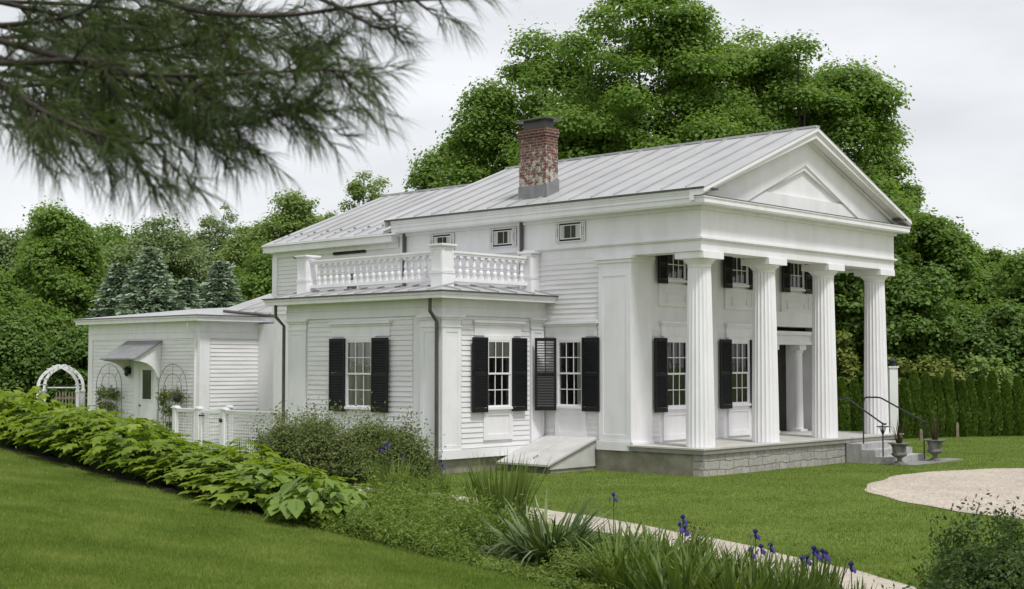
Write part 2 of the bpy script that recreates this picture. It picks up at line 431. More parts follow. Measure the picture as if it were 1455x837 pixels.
def bed_pt(t, s):       # t metres up the bed line from its near end, s metres towards the house
    p = L2 - BD * t + BN * s
    return float(p[0]), float(p[1])

def axis(a, b, step, far):
    core = list(np.arange(a, b + 1e-6, step)); lo, hi = [], []
    d = step
    while core[0] - sum(lo) > -far:
        d *= 1.45; lo.append(d)
    d = step
    while core[-1] + sum(hi) < far:
        d *= 1.45; hi.append(d)
    L = [core[0] - sum(lo[:i + 1]) for i in range(len(lo))][::-1]
    H = [core[-1] + sum(hi[:i + 1]) for i in range(len(hi))]
    return np.array(L + core + H)
gx, gy = axis(-24, 24, 0.4, 900), axis(-4, 60, 0.4, 900)
GX, GY = np.meshgrid(gx, gy)
GZ = ground_z(GX, GY)
nx, ny = len(gx), len(gy)
idx = np.arange(nx * ny).reshape(ny, nx)
F = np.stack([idx[:-1, :-1], idx[:-1, 1:], idx[1:, 1:], idx[1:, :-1]], -1).reshape(-1, 4)
tag(np_obj('lawn', np.stack([GX, GY, GZ], -1).reshape(-1, 3), F, LAWN, smooth=True), kind='structure')

def sheet(name, poly_fn, mat, n, m, lift):
    """a strip of ground laid lift metres above the terrain; poly_fn(a, b) in 0..1"""
    V = []
    for i in range(n + 1):
        for j in range(m + 1):
            x, y = poly_fn(i / n, j / m); V.append((x, y, float(ground_z(x, y)) + lift))
    idx = np.arange((n + 1) * (m + 1)).reshape(n + 1, m + 1)
    F = np.stack([idx[:-1, :-1], idx[:-1, 1:], idx[1:, 1:], idx[1:, :-1]], -1).reshape(-1, 4)
    return tag(np_obj(name, V, F, mat, smooth=True), kind='structure')

rngw = random.Random(5)
GC, GR = (13.9, 25.7), 7.0
def gravel_r(th): return GR + 0.06 * math.sin(9 * th) + 0.05 * math.sin(23 * th + 1)
sheet('gravel_drive', lambda a, b: (GC[0] + gravel_r(2 * PI * a) * b * math.cos(2 * PI * a), GC[1] + gravel_r(2 * PI * a) * b * math.sin(2 * PI * a)), GRAVEL, 120, 14, 0.012)
PATH = [(-4.6, 28.3), (-2.6, 26.4), (-1.0, 24.7), (0.3, 22.7), (1.55, 20.7), (2.55, 18.9), (3.2, 17.2), (3.75, 15.6), (4.15, 14.2), (4.5, 12.4), (4.8, 10.2)]
def path_pt(a):
    x = a * (len(PATH) - 1); i = min(int(x), len(PATH) - 2); f = x - i
    p = [np.array(PATH[max(0, min(len(PATH) - 1, i + k))]) for k in (-1, 0, 1, 2)]
    q = 0.5 * ((2 * p[1]) + (-p[0] + p[2]) * f + (2 * p[0] - 5 * p[1] + 4 * p[2] - p[3]) * f * f + (-p[0] + 3 * p[1] - 3 * p[2] + p[3]) * f ** 3)
    return q
def path_xy(a, b):
    q = path_pt(a); q2 = path_pt(min(1, a + 0.01)); q1 = path_pt(max(0, a - 0.01))
    d = (q2 - q1) / np.linalg.norm(q2 - q1); nn = np.array([d[1], -d[0]])
    wv = 0.55 + 0.03 * math.sin(40 * a) + 0.02 * math.sin(97 * a)
    r = q + nn * wv * (b - 0.5) * 2 * -1
    return float(r[0]), float(r[1])
sheet('garden_path', path_xy, STONEPATH, 90, 4, 0.010)
def soil_xy(a, b):
    t = -6 + 25 * a
    wd = 3.4 - 1.0 * a
    return bed_pt(t, 0.06 + 0.05 * math.sin(t * 2.1) + 0.03 * math.sin(t * 5.3) + b * wd)
sheet('garden_bed_soil', soil_xy, SOIL, 160, 12, 0.006)

def local_to_world(x, y):
    a = R(90) - 0.7522
    return (4.1872 + x * math.cos(a) - y * math.sin(a), 30 + x * math.sin(a) + y * math.cos(a))
HR = R(90) - 0.7522

# ------------------------------------------------------------------ the house
house = empty('white_house', (4.1872, 30, 0), HR)
tag(house, 'white Greek Revival house with fluted portico columns and brick chimney', 'house')
rnd = random.Random(3)

def clap(mb, F, u0, u1, z0, z1, e=0.118):
    z = z0
    while z < z1 - 0.02:
        t = min(z + e, z1)
        a, b = 0.022, 0.004
        mb.add([fp(F, u0, z, 0), fp(F, u1, z, 0), fp(F, u1, z, a), fp(F, u0, z, a), fp(F, u0, t, 0), fp(F, u1, t, 0), fp(F, u1, t, b), fp(F, u0, t, b)],
               [(0, 1, 2, 3), (3, 2, 6, 7), (7, 6, 5, 4), (0, 3, 7, 4), (1, 5, 6, 2)])
        z += e
    return mb

def frame_ring(mb, F, u0, u1, z0, z1, wd, n0, n1):
    mb.fb(F, u0, u0 + wd, z0, z1, n0, n1); mb.fb(F, u1 - wd, u1, z0, z1, n0, n1)
    mb.fb(F, u0 + wd, u1 - wd, z0, z0 + wd, n0, n1); mb.fb(F, u0 + wd, u1 - wd, z1 - wd, z1, n0, n1)

def shutter(parent, F, u0, u1, z0, z1, n0=0.085, swing=None, open_top=False):
    """louvred shutter; swing = (hinge u, angle) turns it out from the wall on its hinge"""
    mb = MB(); th = 0.035; st = 0.055
    zm = z0 + (z1 - z0) * 0.5
    mb.fb(F, u0, u0 + st, z0, z1, n0, n0 + th); mb.fb(F, u1 - st, u1, z0, z1, n0, n0 + th)
    for a, b in ((z0, z0 + 0.1), (zm - 0.04, zm + 0.04), (z1 - 0.08, z1)): mb.fb(F, u0 + st, u1 - st, a, b, n0, n0 + th)
    for a, b, op in ((z0 + 0.1, zm - 0.04, False), (zm + 0.04, z1 - 0.08, open_top)):
        if z1 - z0 < 1.2 and a > zm: pass
        z = a + 0.01
        while z < b - 0.02:
            if op:
                mb.fb(F, u0 + st, u1 - st, z, z + 0.022, n0 + 0.008, n0 + 0.028)
                z += 0.062
            else:
                mb.add([fp(F, u0 + st, z, n0 + th - 0.002), fp(F, u1 - st, z, n0 + th - 0.002), fp(F, u1 - st, z + 0.045, n0 + 0.004), fp(F, u0 + st, z + 0.045, n0 + 0.004),
                        fp(F, u0 + st, z + 0.008, n0 + th), fp(F, u1 - st, z + 0.008, n0 + th), fp(F, u1 - st, z + 0.053, n0 + 0.006), fp(F, u0 + st, z + 0.053, n0 + 0.006)],
                       [(0, 1, 2, 3), (7, 6, 5, 4), (0, 4, 5, 1), (2, 6, 7, 3)])
                z += 0.038
        if op: mb.fb(F, (u0 + u1) / 2 - 0.008, (u0 + u1) / 2 + 0.008, a, b, n0 + 0.028, n0 + 0.036)
    if swing:
        hu, ang = swing
        piv = Vector(fp(F, hu, 0, n0)); M = Matrix.Translation(piv) @ Matrix.Rotation(ang, 4, 'Z') @ Matrix.Translation(-piv)
        mb.v = [tuple(M @ Vector(p)) for p in mb.v]
    return mb.build('shutter', BLACK, parent)

def window(F, u0, u1, z0, z1, cols=3, rows=2, sashes=2, shut=0.52, sides=(1, 1), hood=True, apron=True, curtain=0, ap_z=0.66, cas=0.1, hood_ext=0.42, wmat=WHITE3):
    """u0..u1, z0..z1 is the glazed opening"""
    mb = MB()
    mb.fb(F, u0 - cas, u0, z0, z1 + cas, 0.0, 0.075); mb.fb(F, u1, u1 + cas, z0, z1 + cas, 0.0, 0.075)
    mb.fb(F, u0, u1, z1, z1 + cas, 0.0, 0.075)
    mb.fb(F, u0 - cas - 0.03, u1 + cas + 0.03, z0 - 0.055, z0, 0.0, 0.115)
    root = mb.build('window', wmat, house)
    s = MB(); zm = (z0 + z1) / 2; mt = 0.020
    zs = [(z0, zm + 0.02), (zm - 0.02, z1)] if sashes == 2 else [(z0, z1)]
    for i, (a, b) in enumerate(zs):
        n0, n1 = (0.034, 0.052) if (i == 0 and sashes == 2) else (0.049, 0.068)
        if sashes == 2 and i == 1: n0, n1 = 0.053, 0.070
        frame_ring(s, F, u0, u1, a, b, 0.042, n0, n1)
        for k in range(1, cols):
            u = u0 + 0.042 + (u1 - u0 - 0.084) * k / cols
            s.fb(F, u - mt / 2, u + mt / 2, a + 0.042, b - 0.042, n0 + 0.002, n1 - 0.003)
        for k in range(1, rows):
            z = a + 0.042 + (b - a - 0.084) * k / rows
            s.fb(F, u0 + 0.042, u1 - 0.042, z - mt / 2, z + mt / 2, n0 + 0.003, n1 - 0.004)
    s.build('sash', WHITE3, root)
    MB().fb(F, u0, u1, z0, z1, 0.026, 0.0285).build('unlit_room_backing', ROOMDARK, root)  # dark sheet painted in for the unlit room behind the glass
    if curtain:
        c = MB(); n = 48
        def strip(a, b, zt):
            V = []
            for k in range(n + 1):
                u = a + (b - a) * k / n; q = 0.0296 + 0.0012 * (1 + math.sin(k * 1.7)) / 2
                V += [fp(F, u, z0 + 0.01, q), fp(F, u, zt, q)]
            c.add(V, [(2 * k, 2 * k + 2, 2 * k + 3, 2 * k + 1) for k in range(n)])
        if curtain == 1: strip(u0, u1, z1)
        elif curtain == 2: strip(u0, u0 + 0.24 * (u1 - u0), z1); strip(u1 - 0.10 * (u1 - u0), u1, z1)
        elif curtain == 3: c.fb(F, u0, u1, zm + 0.25 * (z1 - z0), z1, 0.0296, 0.031)
        c.build('curtain', CURTAIN, root)
    MB().add([fp(F, u0, z0, 0.032), fp(F, u1, z0, 0.032), fp(F, u1, z1, 0.032), fp(F, u0, z1, 0.032)], [(0, 1, 2, 3)] if F[0] == 'F' else [(3, 2, 1, 0)]).build('pane', GLASS, root)
    if shut:
        if sides[0]: shutter(root, F, u0 - 0.03 - shut, u0 - 0.03, z0 - 0.11, z1 + 0.06)
        if sides[1]: shutter(root, F, u1 + 0.03, u1 + 0.03 + shut, z0 - 0.11, z1 + 0.06)
    if hood:
        h = MB(); a, b = u0 - cas - hood_ext, u1 + cas + hood_ext
        h.fb(F, a, b, z1 + cas + 0.003, z1 + cas + 0.25, 0.0, 0.045)
        h.fb(F, a - 0.02, b + 0.02, z1 + cas + 0.25, z1 + cas + 0.30, 0.0, 0.075)
        h.fb(F, a - 0.06, b + 0.06, z1 + cas + 0.30, z1 + cas + 0.36, 0.0, 0.12)
        h.build('window_hood', wmat, root)
    if apron:
        h = MB(); a, b = u0 - cas, u1 + cas
        h.fb(F, a, b, ap_z, z0 - 0.057, 0.0, 0.032)
        frame_ring(h, F, a, b, ap_z, z0 - 0.057, 0.13, 0.032, 0.055)
        h.build('window_apron', wmat, root)
    return root

SL, PF, BL, BF, WL, WF = ('L', 0.0), ('F', 2.0), ('L', -3.46), ('F', 4.65), ('L', -0.67), ('F', 18.3)
W = 8.92                                # width across the portico
# solid cores of the four volumes
MB().box(0.005, W - 0.005, 2.62, 9.9, 0.43, 4.96).box(0.005, 5.95, 2.0, 2.62, 0.43, 5.24).box(8.35, W - 0.005, 2.0, 2.62, 0.43, 5.24) \
    .box(5.95, 8.35, 2.0, 2.62, 3.41, 5.24).build('wall', WHITE, house)
MB().box(-3.455, -0.002, 4.655, 10.25, 0.3, 3.92).build('wall', WHITE, house)
MB().box(0.03, 8.8, 9.92, 15.5, 0.0, 5.72).build('wall', WHITE, house)
MB().box(-0.665, 6.5, 18.305, 24.87, 0.0, 3.72).box(1.5, 6.4, 15.52, 18.3, 0.0, 3.7).build('wall', WHITE, house)

# clapboards
mb = MB()
clap(mb, SL, 2.92, 4.62, 3.52, 4.93); clap(mb, SL, 2.92, 4.63, 0.66, 3.52)
clap(mb, SL, 4.6, 9.9, 4.1, 4.93)
mb.build('clapboards', WHITE2, house)
mb = MB()
clap(mb, BL, 5.62, 9.46, 0.5, 3.5); clap(mb, BF, -2.86, -0.56, 0.5, 3.5)
mb.build('clapboards', WHITE2, house)
mb = MB(); clap(mb, ('L', 0.03), 9.92, 15.45, 3.9, 5.6); mb.build('clapboards', WHITE2, house)
mb = MB(); clap(mb, WL, 18.55, 24.6, 0.1, 3.22); clap(mb, WF, -0.3, 2.1, 0.1, 3.2, 0.128); clap(mb, WF, 2.3, 4.2, 0.1, 3.2); mb.build('clapboards', WHITE2, house)
for a, b in ((0.72, 1.1), (2.34, 3.75), (5.2, 5.5)): clap(MB(), PF, a, b, 0.6, 3.3).build('clapboards', WHITE2, house)

# entablature: architrave, taenia, frieze on four sides (a hollow ring over the porch)
def ring(mb, o, z0, z1, t=0.5, w=W, y1=9.9):
    mb.box(-o, w + o, -o, t, z0, z1); mb.box(-o, t, t, y1, z0, z1); mb.box(w - t, w + o, t, y1, z0, z1)
mb = MB(); ring(mb, 0.0, 4.934, 5.17); ring(mb, 0.03, 5.17, 5.20, 0.49); ring(mb, 0.065, 5.20, 5.245, 0.49); ring(mb, 0.0, 5.245, 5.92)
mb.build('entablature', WHITE, house)
mb = MB(); ring(mb, 0.06, 5.86, 5.935, 0.45); ring(mb, 0.30, 5.935, 5.965, 0.4); ring(mb, 0.315, 5.965, 6.075, 0.4)
ring(mb, 0.335, 6.075, 6.107, 0.4)
mb.build('cornice', WHITE3, house)
# dark flashing on the front cornice
MB().box(-0.33, W + 0.33, -0.345, 0.02, 6.109, 6.122).build('flashing', DARKMETAL, house)
# crown moulding and gutter edge down the two long eaves
mb = MB()
for sx, x in ((-1, 0.0), (1, W)):
    for a, b, o in ((6.109, 6.16, 0.31), (6.16, 6.205, 0.325), (6.205, 6.262, 0.345)):
        x0, x1 = sorted((x + sx * o, x - sx * 0.3)); mb.box(x0, x1, 0.03, 9.9, a, b)
mb.build('cornice', WHITE3, house)
mb = MB()
for sx, x in ((-1, 0.0), (1, W)):
    x0, x1 = sorted((x + sx * 0.385, x - sx * 0.2)); mb.box(x0, x1, -0.33, 10.12, 6.264, 6.302)
mb.build('gutter', DARKMETAL, house)
MB().box(0.45, W - 0.45, 0.45, 2.0, 5.245, 5.30).build('porch_ceiling', WHITE, house)

# roofs
XM, ZR, ZE = W / 2, 8.215, 6.285
def gable_roof(xe, xr, ze, zr, y0, y1, step, t=0.035, sides=(0, 1), phase=0.2, guards=False):
    """two slopes with standing seams; xe/xr eave and ridge x on the low side, mirrored about xr"""
    mb = MB()
    for sd in sides:
        X = (lambda x: x) if sd == 0 else (lambda x: 2 * xr - x)
        mb.prism([(X(xe), y0, ze), (X(xr), y0, zr), (X(xr), y0, zr - t), (X(xe), y0, ze - t)], (0, y1 - y0, 0))
        y = y0 + phase; sl = math.hypot(xr - xe, zr - ze); nx_, nz_ = -(zr - ze) / sl, (xr - xe) / sl
        k0 = 0.02
        while y < y1 - 0.05:
            a = Vector((xe + k0 * (xr - xe), 0, ze + k0 * (zr - ze))); b = Vector((xr, 0, zr)); h = 0.036
            P = [(X(a.x), y, a.z), (X(b.x), y, b.z), (X(b.x + nx_ * h), y, b.z + nz_ * h), (X(a.x + nx_ * h), y, a.z + nz_ * h)]
            mb.prism(P, (0, 0.022, 0)); y += step
    mb.box(xr - 0.09, xr + 0.09, y0, y1, zr - 0.02, zr + 0.035)
    o = mb.build('roof', METALROOF, house)
    if guards:
        for sd in (0,):
            for row, ph in ((0.10, 0.0), (0.17, 0.5)):
                y = y0 + 0.25 + ph * step * 0.5
                while y < y1 - 0.1:
                    x = xe + row * (xr - xe); z = ze + row * (zr - ze)
                    MB().box(x, x + 0.02, y, y + 0.10, z, z + 0.05).build('snow_guard', LEAD, o); y += step
    return o
gable_roof(-0.35, XM, ZE + 0.008, ZR, -0.34, 10.1, 0.68, phase=0.55)
gable_roof(-0.32, XM, 5.955, 7.86, 10.09, 15.65, 0.61, guards=True)
# edge trim of the far gable end of the main roof
mb = MB()
for sd in (0, 1):
    X = (lambda x: x) if sd == 0 else (lambda x: 2 * XM - x)
    mb.prism([(X(-0.37), 10.1, ZE), (X(XM), 10.1, ZR), (X(XM), 10.1, ZR - 0.2), (X(-0.37), 10.1, ZE - 0.2)], (0, 0.03, 0))
    mb.prism([(X(-0.3), 15.6, 5.92), (X(XM), 15.6, 7.82), (X(XM), 15.6, 7.6), (X(-0.3), 15.6, 5.7)], (0, 0.03, 0))
mb.prism([(0.0, 9.88, 6.1), (W, 9.88, 6.1), (XM, 9.88, ZR - 0.06)], (0, 0.2, 0))
mb.prism([(0.05, 15.3, 5.7), (8.8, 15.3, 5.7), (XM, 15.3, 7.7)], (0, 0.19, 0))
mb.build('gable_wall', WHITE, house)

# rear block eave
mb = MB()
mb.box(-0.28, 0.4, 9.94, 15.6, 5.72, 5.90); mb.box(-0.02, 0.03, 9.94, 15.52, 5.58, 5.72)
mb.box(-0.03, 0.05, 15.3, 15.53, 3.9, 5.58)
mb.build('cornice', WHITE3, house)
mb = MB(); mb.box(-0.34, 0.2, 9.75, 15.66, 5.90, 5.94); mb.build('gutter', WHITE3, house)
# plain dark bars standing for strip windows under the rear eave, and a low dark sash behind the balusters
for a, b in ((11.3, 12.7), (13.95, 14.5)):
    vt = MB(); vt.fb(('L', 0.03), a, b, 5.52, 5.60, 0.022, 0.06); vt.build('eave_strip_window', ROOMDARK, house)
window(('L', 0.03), 11.6, 12.1, 4.35, 5.0, cols=1, rows=1, sashes=1, shut=0, hood=False, apron=False, cas=0.06)

# pediment: raking cornice, tympanum with its sunk triangle
mb = MB()
dx, dz = XM + 0.37, ZR - ZE; L_ = math.hypot(dx, dz)
for sd in (0, 1):
    X = (lambda x: x) if sd == 0 else (lambda x: 2 * XM - x)
    for (top, bot, ya, yb) in ((-0.036, -0.105, -0.345, 0.05), (-0.105, -0.15, -0.315, 0.05), (-0.15, -0.27, -0.29, 0.05), (-0.27, -0.33, -0.06, 0.05)):
        xa = -0.37
        mb.prism([(X(xa), ya, ZE + top), (X(XM), ya, ZR + top), (X(XM), ya, ZR + bot), (X(xa), ya, max(ZE + bot, 6.124))], (0, yb - ya, 0))
mb.build('raking_cornice', WHITE3, house)
mb = MB()
def tri_ring(A, B, ya, yb):
    """A outer, B inner triangles (x,z): face at ya, the inner edge dropping back to yb"""
    vs = [(x, ya, z) for x, z in A] + [(x, ya, z) for x, z in B] + [(x, yb, z) for x, z in B]
    fs = []
    for i in range(3):
        j = (i + 1) % 3; fs += [(i, j, 3 + j, 3 + i), (3 + i, 3 + j, 6 + j, 6 + i)]
    mb.add(vs, fs)
T0 = [(-0.1, 6.1), (W + 0.1, 6.1), (XM, 8.1)]
T1 = [(1.70, 6.1245), (W - 1.70, 6.1245), (XM, 7.30)]
T2 = [(2.58, 6.50), (W - 2.58, 6.50), (XM, 7.18)]
tri_ring(T0, T1, 0.012, 0.045); tri_ring(T1, T2, 0.045, 0.115)
mb.add([(x, 0.115, z) for x, z in T2], [(0, 1, 2)])
mb.build('tympanum', WHITE, house)

# porch floor, foundations
MB().box(-0.15, W + 0.15, -0.135, 2.0, 0.535, 0.57).box(5.95, 8.35, 2.0, 2.62, 0.535, 0.60).build('porch_floor', GREYWOOD, house)
MB().box(-0.13, W + 0.13, -0.115, 1.95, 0.44, 0.535).build('porch_edge', GREYTRIM, house)
MB().box(-0.06, 6.12, -0.06, 0.22, -0.3, 0.44).box(8.0, W + 0.06, -0.06, 0.22, -0.3, 0.44).build('foundation', RUBBLE, house)
MB().box(-0.045, 0.2, 0.222, 2.0, -0.3, 0.438).box(-0.02, 0.2, 2.0, 4.7, -0.3, 0.432).box(6.12, 8.0, 0.1, 0.3, -0.3, 0.438) \
    .box(W - 0.2, W + 0.03, 0.222, 9.9, -0.3, 0.43).build('foundation', CONC, house)
MB().box(-3.43, -0.02, 4.69, 10.2, -0.3, 0.30).build('foundation', CONC, house)

# columns
def column(x, y):
    mb = MB(); nfl, sub, nz_ = 20, 6, 12
    N = nfl * sub; vs, fs = [], []
    z0, z1 = 0.572, 4.60
    for i in range(nz_ + 1):
        t = i / nz_; r = 0.325 + (0.262 - 0.325) * (t ** 1.25)
        for k in range(N):
            ph = (k % sub) / sub; d = math.sin(PI * ph) * 0.021
            a = 2 * PI * k / N
            vs.append((x + (r - d) * math.cos(a), y + (r - d) * math.sin(a), z0 + (z1 - z0) * t))
    for i in range(nz_):
        for k in range(N):
            fs.append((i * N + k, i * N + (k + 1) % N, (i + 1) * N + (k + 1) % N, (i + 1) * N + k))
    mb.add(vs, fs)
    o = mb.build('column', WHITE3, house)
    c = MB()
    c.lathe([(0.262, 4.598), (0.272, 4.60), (0.272, 4.62), (0.262, 4.624), (0.268, 4.65), (0.300, 4.69), (0.345, 4.735), (0.372, 4.765), (0.372, 4.778)], (x, y, 0), 40)
    c.box(x - 0.395, x + 0.395, y - 0.395, y + 0.395, 4.779, 4.932)
    c.build('capital', WHITE3, o)
for x in (0.43, 3.09, 5.83, 8.50): column(x, 0.36)

# corner piers (antae) of the main block and flat pilasters
def pier(F, u0, u1, z0, z1, n=0.045, base=0.2, cap=0.16, edge=True, bn=0.05, mat=WHITE3, recess=True):
    mb = MB()
    mb.fb(F, u0, u1, z0, z1 - cap, 0.0, n)
    if recess:
        wd = min(0.12, (u1 - u0) * 0.2)
        frame_ring(mb, F, u0 + 0.003, u1 - 0.003, z0 + base, z1 - cap - 0.16, wd, n, n + 0.012)
        mb.fb(F, u0 - 0.012, u1 + 0.012, z1 - cap - 0.17, z1 - cap - 0.14, n, n + 0.03)
    if base: mb.fb(F, u0 - 0.03, u1 + 0.03, z0 - 0.002, z0 + base, 0.0, n + bn)
    mb.fb(F, u0 - 0.03, u1 + 0.03, z1 - cap, z1 - cap * 0.5, 0.0, n + 0.035)
    mb.fb(F, u0 - 0.07, u1 + 0.07, z1 - cap * 0.5, z1, 0.0, n + 0.075)
    return mb.build('pilaster', mat, house)
# the near anta as one L-shaped pier
mb = MB()
mb.box(-0.05, 0.74, 1.94, 2.0, 0.60, 4.78); mb.box(-0.05, 0.0, 2.0, 2.90, 0.60, 4.78)
frame_ring(mb, ('L', -0.05), 1.945, 2.895, 0.66, 4.6, 0.13, 0.0, 0.012)
mb.box(-0.105, 0.75, 1.90, 1.94, 0.572, 0.63); mb.box(-0.105, -0.05, 1.90, 2.93, 0.43, 0.63)
mb.box(-0.085, 0.78, 1.905, 2.0, 4.78, 4.855); mb.box(-0.085, 0.0, 2.0, 2.94, 4.78, 4.855)
mb.box(-0.12, 0.80, 1.87, 2.0, 4.857, 4.932); mb.box(-0.12, 0.0, 2.0, 2.97, 4.857, 4.932)
mb.build('pilaster', WHITE3, house)
pier(PF, 8.12, W, 0.572, 4.93)
mb = MB(); mb.box(-0.05, 0.0, 2.93, 4.62, 0.43, 0.66); mb.build('water_table', WHITE3, house)
# bay: corner pilasters, frieze, cornice, water table
pier(BL, 4.67, 5.32, 0.47, 3.53, n=0.04, base=0.0, cap=0.10)
pier(BL, 9.50, 10.20, 0.47, 3.53, n=0.04, base=0.0, cap=0.10)
pier(BF, -3.46 - 0.04, -2.90, 0.47, 3.53, n=0.04, base=0.0, cap=0.10)
pier(BF, -0.53, -0.06, 0.47, 3.53, n=0.04, base=0.0, cap=0.10)
mb = MB()
mb.box(-3.53, -3.46, 4.58, 10.28, 0.28, 0.48); mb.box(-3.46, -0.01, 4.58, 4.65, 0.28, 0.48)
mb.build('water_table', WHITE3, house)
mb = MB()
mb.box(-3.50, -3.455, 4.61, 10.28, 3.532, 3.90); mb.box(-3.455, -0.01, 4.61, 4.655, 3.532, 3.90)
mb.box(-3.525, -3.50, 4.585, 10.30, 3.72, 3.75); mb.box(-3.50, -0.01, 4.585, 4.61, 3.72, 3.75)
mb.build('entablature', WHITE, house)
mb = MB()
mb.box(-3.86, -0.01, 4.25, 10.72, 3.90, 3.985); mb.box(-3.885, -0.01, 4.225, 10.745, 3.985, 4.04)
mb.build('cornice', WHITE3, house)
MB().box(-3.925, -0.005, 4.185, 10.785, 4.042, 4.072).build('gutter', DARKMETAL, house)
mb = MB()
E4 = [(-3.91, 4.2, 4.068), (0.0, 4.2, 4.068), (0.0, 10.77, 4.068), (-3.91, 10.77, 4.068)]
I4 = [(-2.95, 5.15, 4.27), (0.0, 5.15, 4.27), (0.0, 9.8, 4.27), (-2.95, 9.8, 4.27)]
mb.add(E4 + I4, [(0, 1, 5, 4), (3, 0, 4, 7), (2, 3, 7, 6), (4, 5, 6, 7)])
for k in range(10):
    y = 4.7 + 0.62 * k
    mb.prism([(-3.88, y, 4.074), (-2.95, y, 4.27), (-2.95, y, 4.305), (-3.88, y, 4.11)], (0, 0.022, 0))
for k in range(6):
    x = -3.3 + 0.62 * k
    mb.prism([(x, 4.23, 4.074), (x, 5.15, 4.27), (x, 5.15, 4.305), (x, 4.23, 4.11)], (0.022, 0, 0))
mb.build('roof', METALROOF, house)

# balustrade round the roof deck
bal = MB()
XB, YB, BZ = -3.14, 4.98, 4.24
def bal_post(x0, x1, y0, y1, parent):
    p = MB()
    p.box(x0, x1, y0, y1, BZ - 0.05, 4.50); p.box(x0 + 0.015, x1 - 0.015, y0 + 0.015, y1 - 0.015, 4.50, 5.10)
    for zz in (4.50,): p.box(x0 - 0.012, x1 + 0.012, y0 - 0.012, y1 + 0.012, zz, zz + 0.03)
    for s_, F in (('L', ('L', x0 + 0.015)), ('F', ('F', y0 + 0.015))):
        u0, u1 = (y0, y1) if s_ == 'L' else (x0, x1)
        frame_ring(p, F, u0 + 0.02, u1 - 0.02, 4.54, 5.09, 0.045, 0.0, 0.014)
    p.box(x0 - 0.02, x1 + 0.02, y0 - 0.02, y1 + 0.02, 5.10, 5.13)
    p.box(x0 - 0.05, x1 + 0.05, y0 - 0.05, y1 + 0.05, 5.13, 5.17)
    return p.build('post', WHITE3, parent)
bal.box(XB - 0.075, XB + 0.075, YB + 0.2, 9.75, 4.985, 5.035); bal.box(XB - 0.055, XB + 0.055, YB + 0.2, 9.75, 4.935, 4.985)
bal.box(XB - 0.06, XB + 0.06, YB + 0.2, 9.75, 4.33, 4.41)
bal.box(XB + 0.2, -0.28, YB - 0.075, YB + 0.075, 4.985, 5.035); bal.box(XB + 0.2, -0.28, YB - 0.055, YB + 0.055, 4.935, 4.985)
bal.box(XB + 0.2, -0.28, YB - 0.06, YB + 0.06, 4.33, 4.41)
balo = bal.build('balustrade', WHITE3, house)
bal_post(XB - 0.19, XB + 0.19, YB - 0.19, YB + 0.19, balo)
bal_post(XB - 0.19, XB + 0.19, 9.72, 10.10, balo)
bal_post(-0.33, 0.0, YB - 0.19, YB + 0.19, balo)
bm_ = MB()
bm_.box(-0.05, 0.05, -0.05, 0.05, 0.0, 0.07); bm_.box(-0.05, 0.05, -0.05, 0.05, 0.465, 0.525)
bm_.lathe([(0.034, 0.07), (0.046, 0.10), (0.056, 0.14), (0.054, 0.175), (0.038, 0.205), (0.024, 0.22), (0.040, 0.235), (0.024, 0.25), (0.046, 0.28), (0.042, 0.32), (0.030, 0.38), (0.022, 0.43), (0.038, 0.445), (0.024, 0.465)], (0, 0, 0), 10)
bme = bm_.mesh('baluster', False); bme.materials.append(WHITE3)
spots = [(XB, 5.42 + 4.12 * (k + 0.5) / 18) for k in range(18)] + [(-2.93 + 2.58 * (k + 0.5) / 11, YB) for k in range(11)]
for x, y in spots:
    o = bpy.data.objects.new('baluster', bme); col.objects.link(o); o.parent = balo; o.location = (x, y, 4.41)

# windows
window(SL, 3.40, 4.16, 1.42, 2.98, curtain=2, sides=(0, 0), ap_z=0.68, hood_ext=0.33)
wsl = house.children[-1]
shutter(wsl, SL, 2.85, 3.37, 1.31, 3.05)
shutter(wsl, SL, 4.19, 4.71, 1.31, 3.05, n0=0.10, swing=(4.19, R(52)), open_top=True)
window(BL, 6.97, 7.89, 1.40, 2.98, curtain=1, shut=0.58, sides=(1, 1), apron=False, hood_ext=0.5)
window(BF, -2.06, -1.28, 1.42, 2.98, curtain=3, shut=0.5, ap_z=0.66, hood_ext=0.30)
window(PF, 1.30, 2.12, 1.40, 2.98, shut=0.48, ap_z=0.62, hood_ext=0.06)
window(PF, 4.00, 4.80, 1.42, 2.98, shut=0.50, ap_z=0.62, hood_ext=0.06)
for u in (1.34, 4.05, 6.78):
    window(PF, u, u + 0.72, 4.44, 5.16, cols=3, rows=2, sashes=1, shut=0.36, hood=False, apron=False, cas=0.08)
# panels under the upper porch windows and over the lower ones
for a, b in ((1.06, 2.42), (3.80, 5.10), (6.42, 7.90)):
    mb = MB(); mb.fb(PF, a, b, 3.79, 4.33, 0.0, 0.03)
    frame_ring(mb, PF, a, b, 3.79, 4.33, 0.10, 0.03, 0.05)
    frame_ring(mb, PF, a + 0.3, b - 0.3, 3.88, 4.10, 0.03, 0.03, 0.055)
    mb.build('wall_panel', WHITE, house)
mb = MB()
for a, b in ((2.55, 3.45), (5.2, 5.75)): mb.fb(PF, a, b, 0.575, 5.2, 0.0, 0.045)
mb.build('pilaster', WHITE3, house)
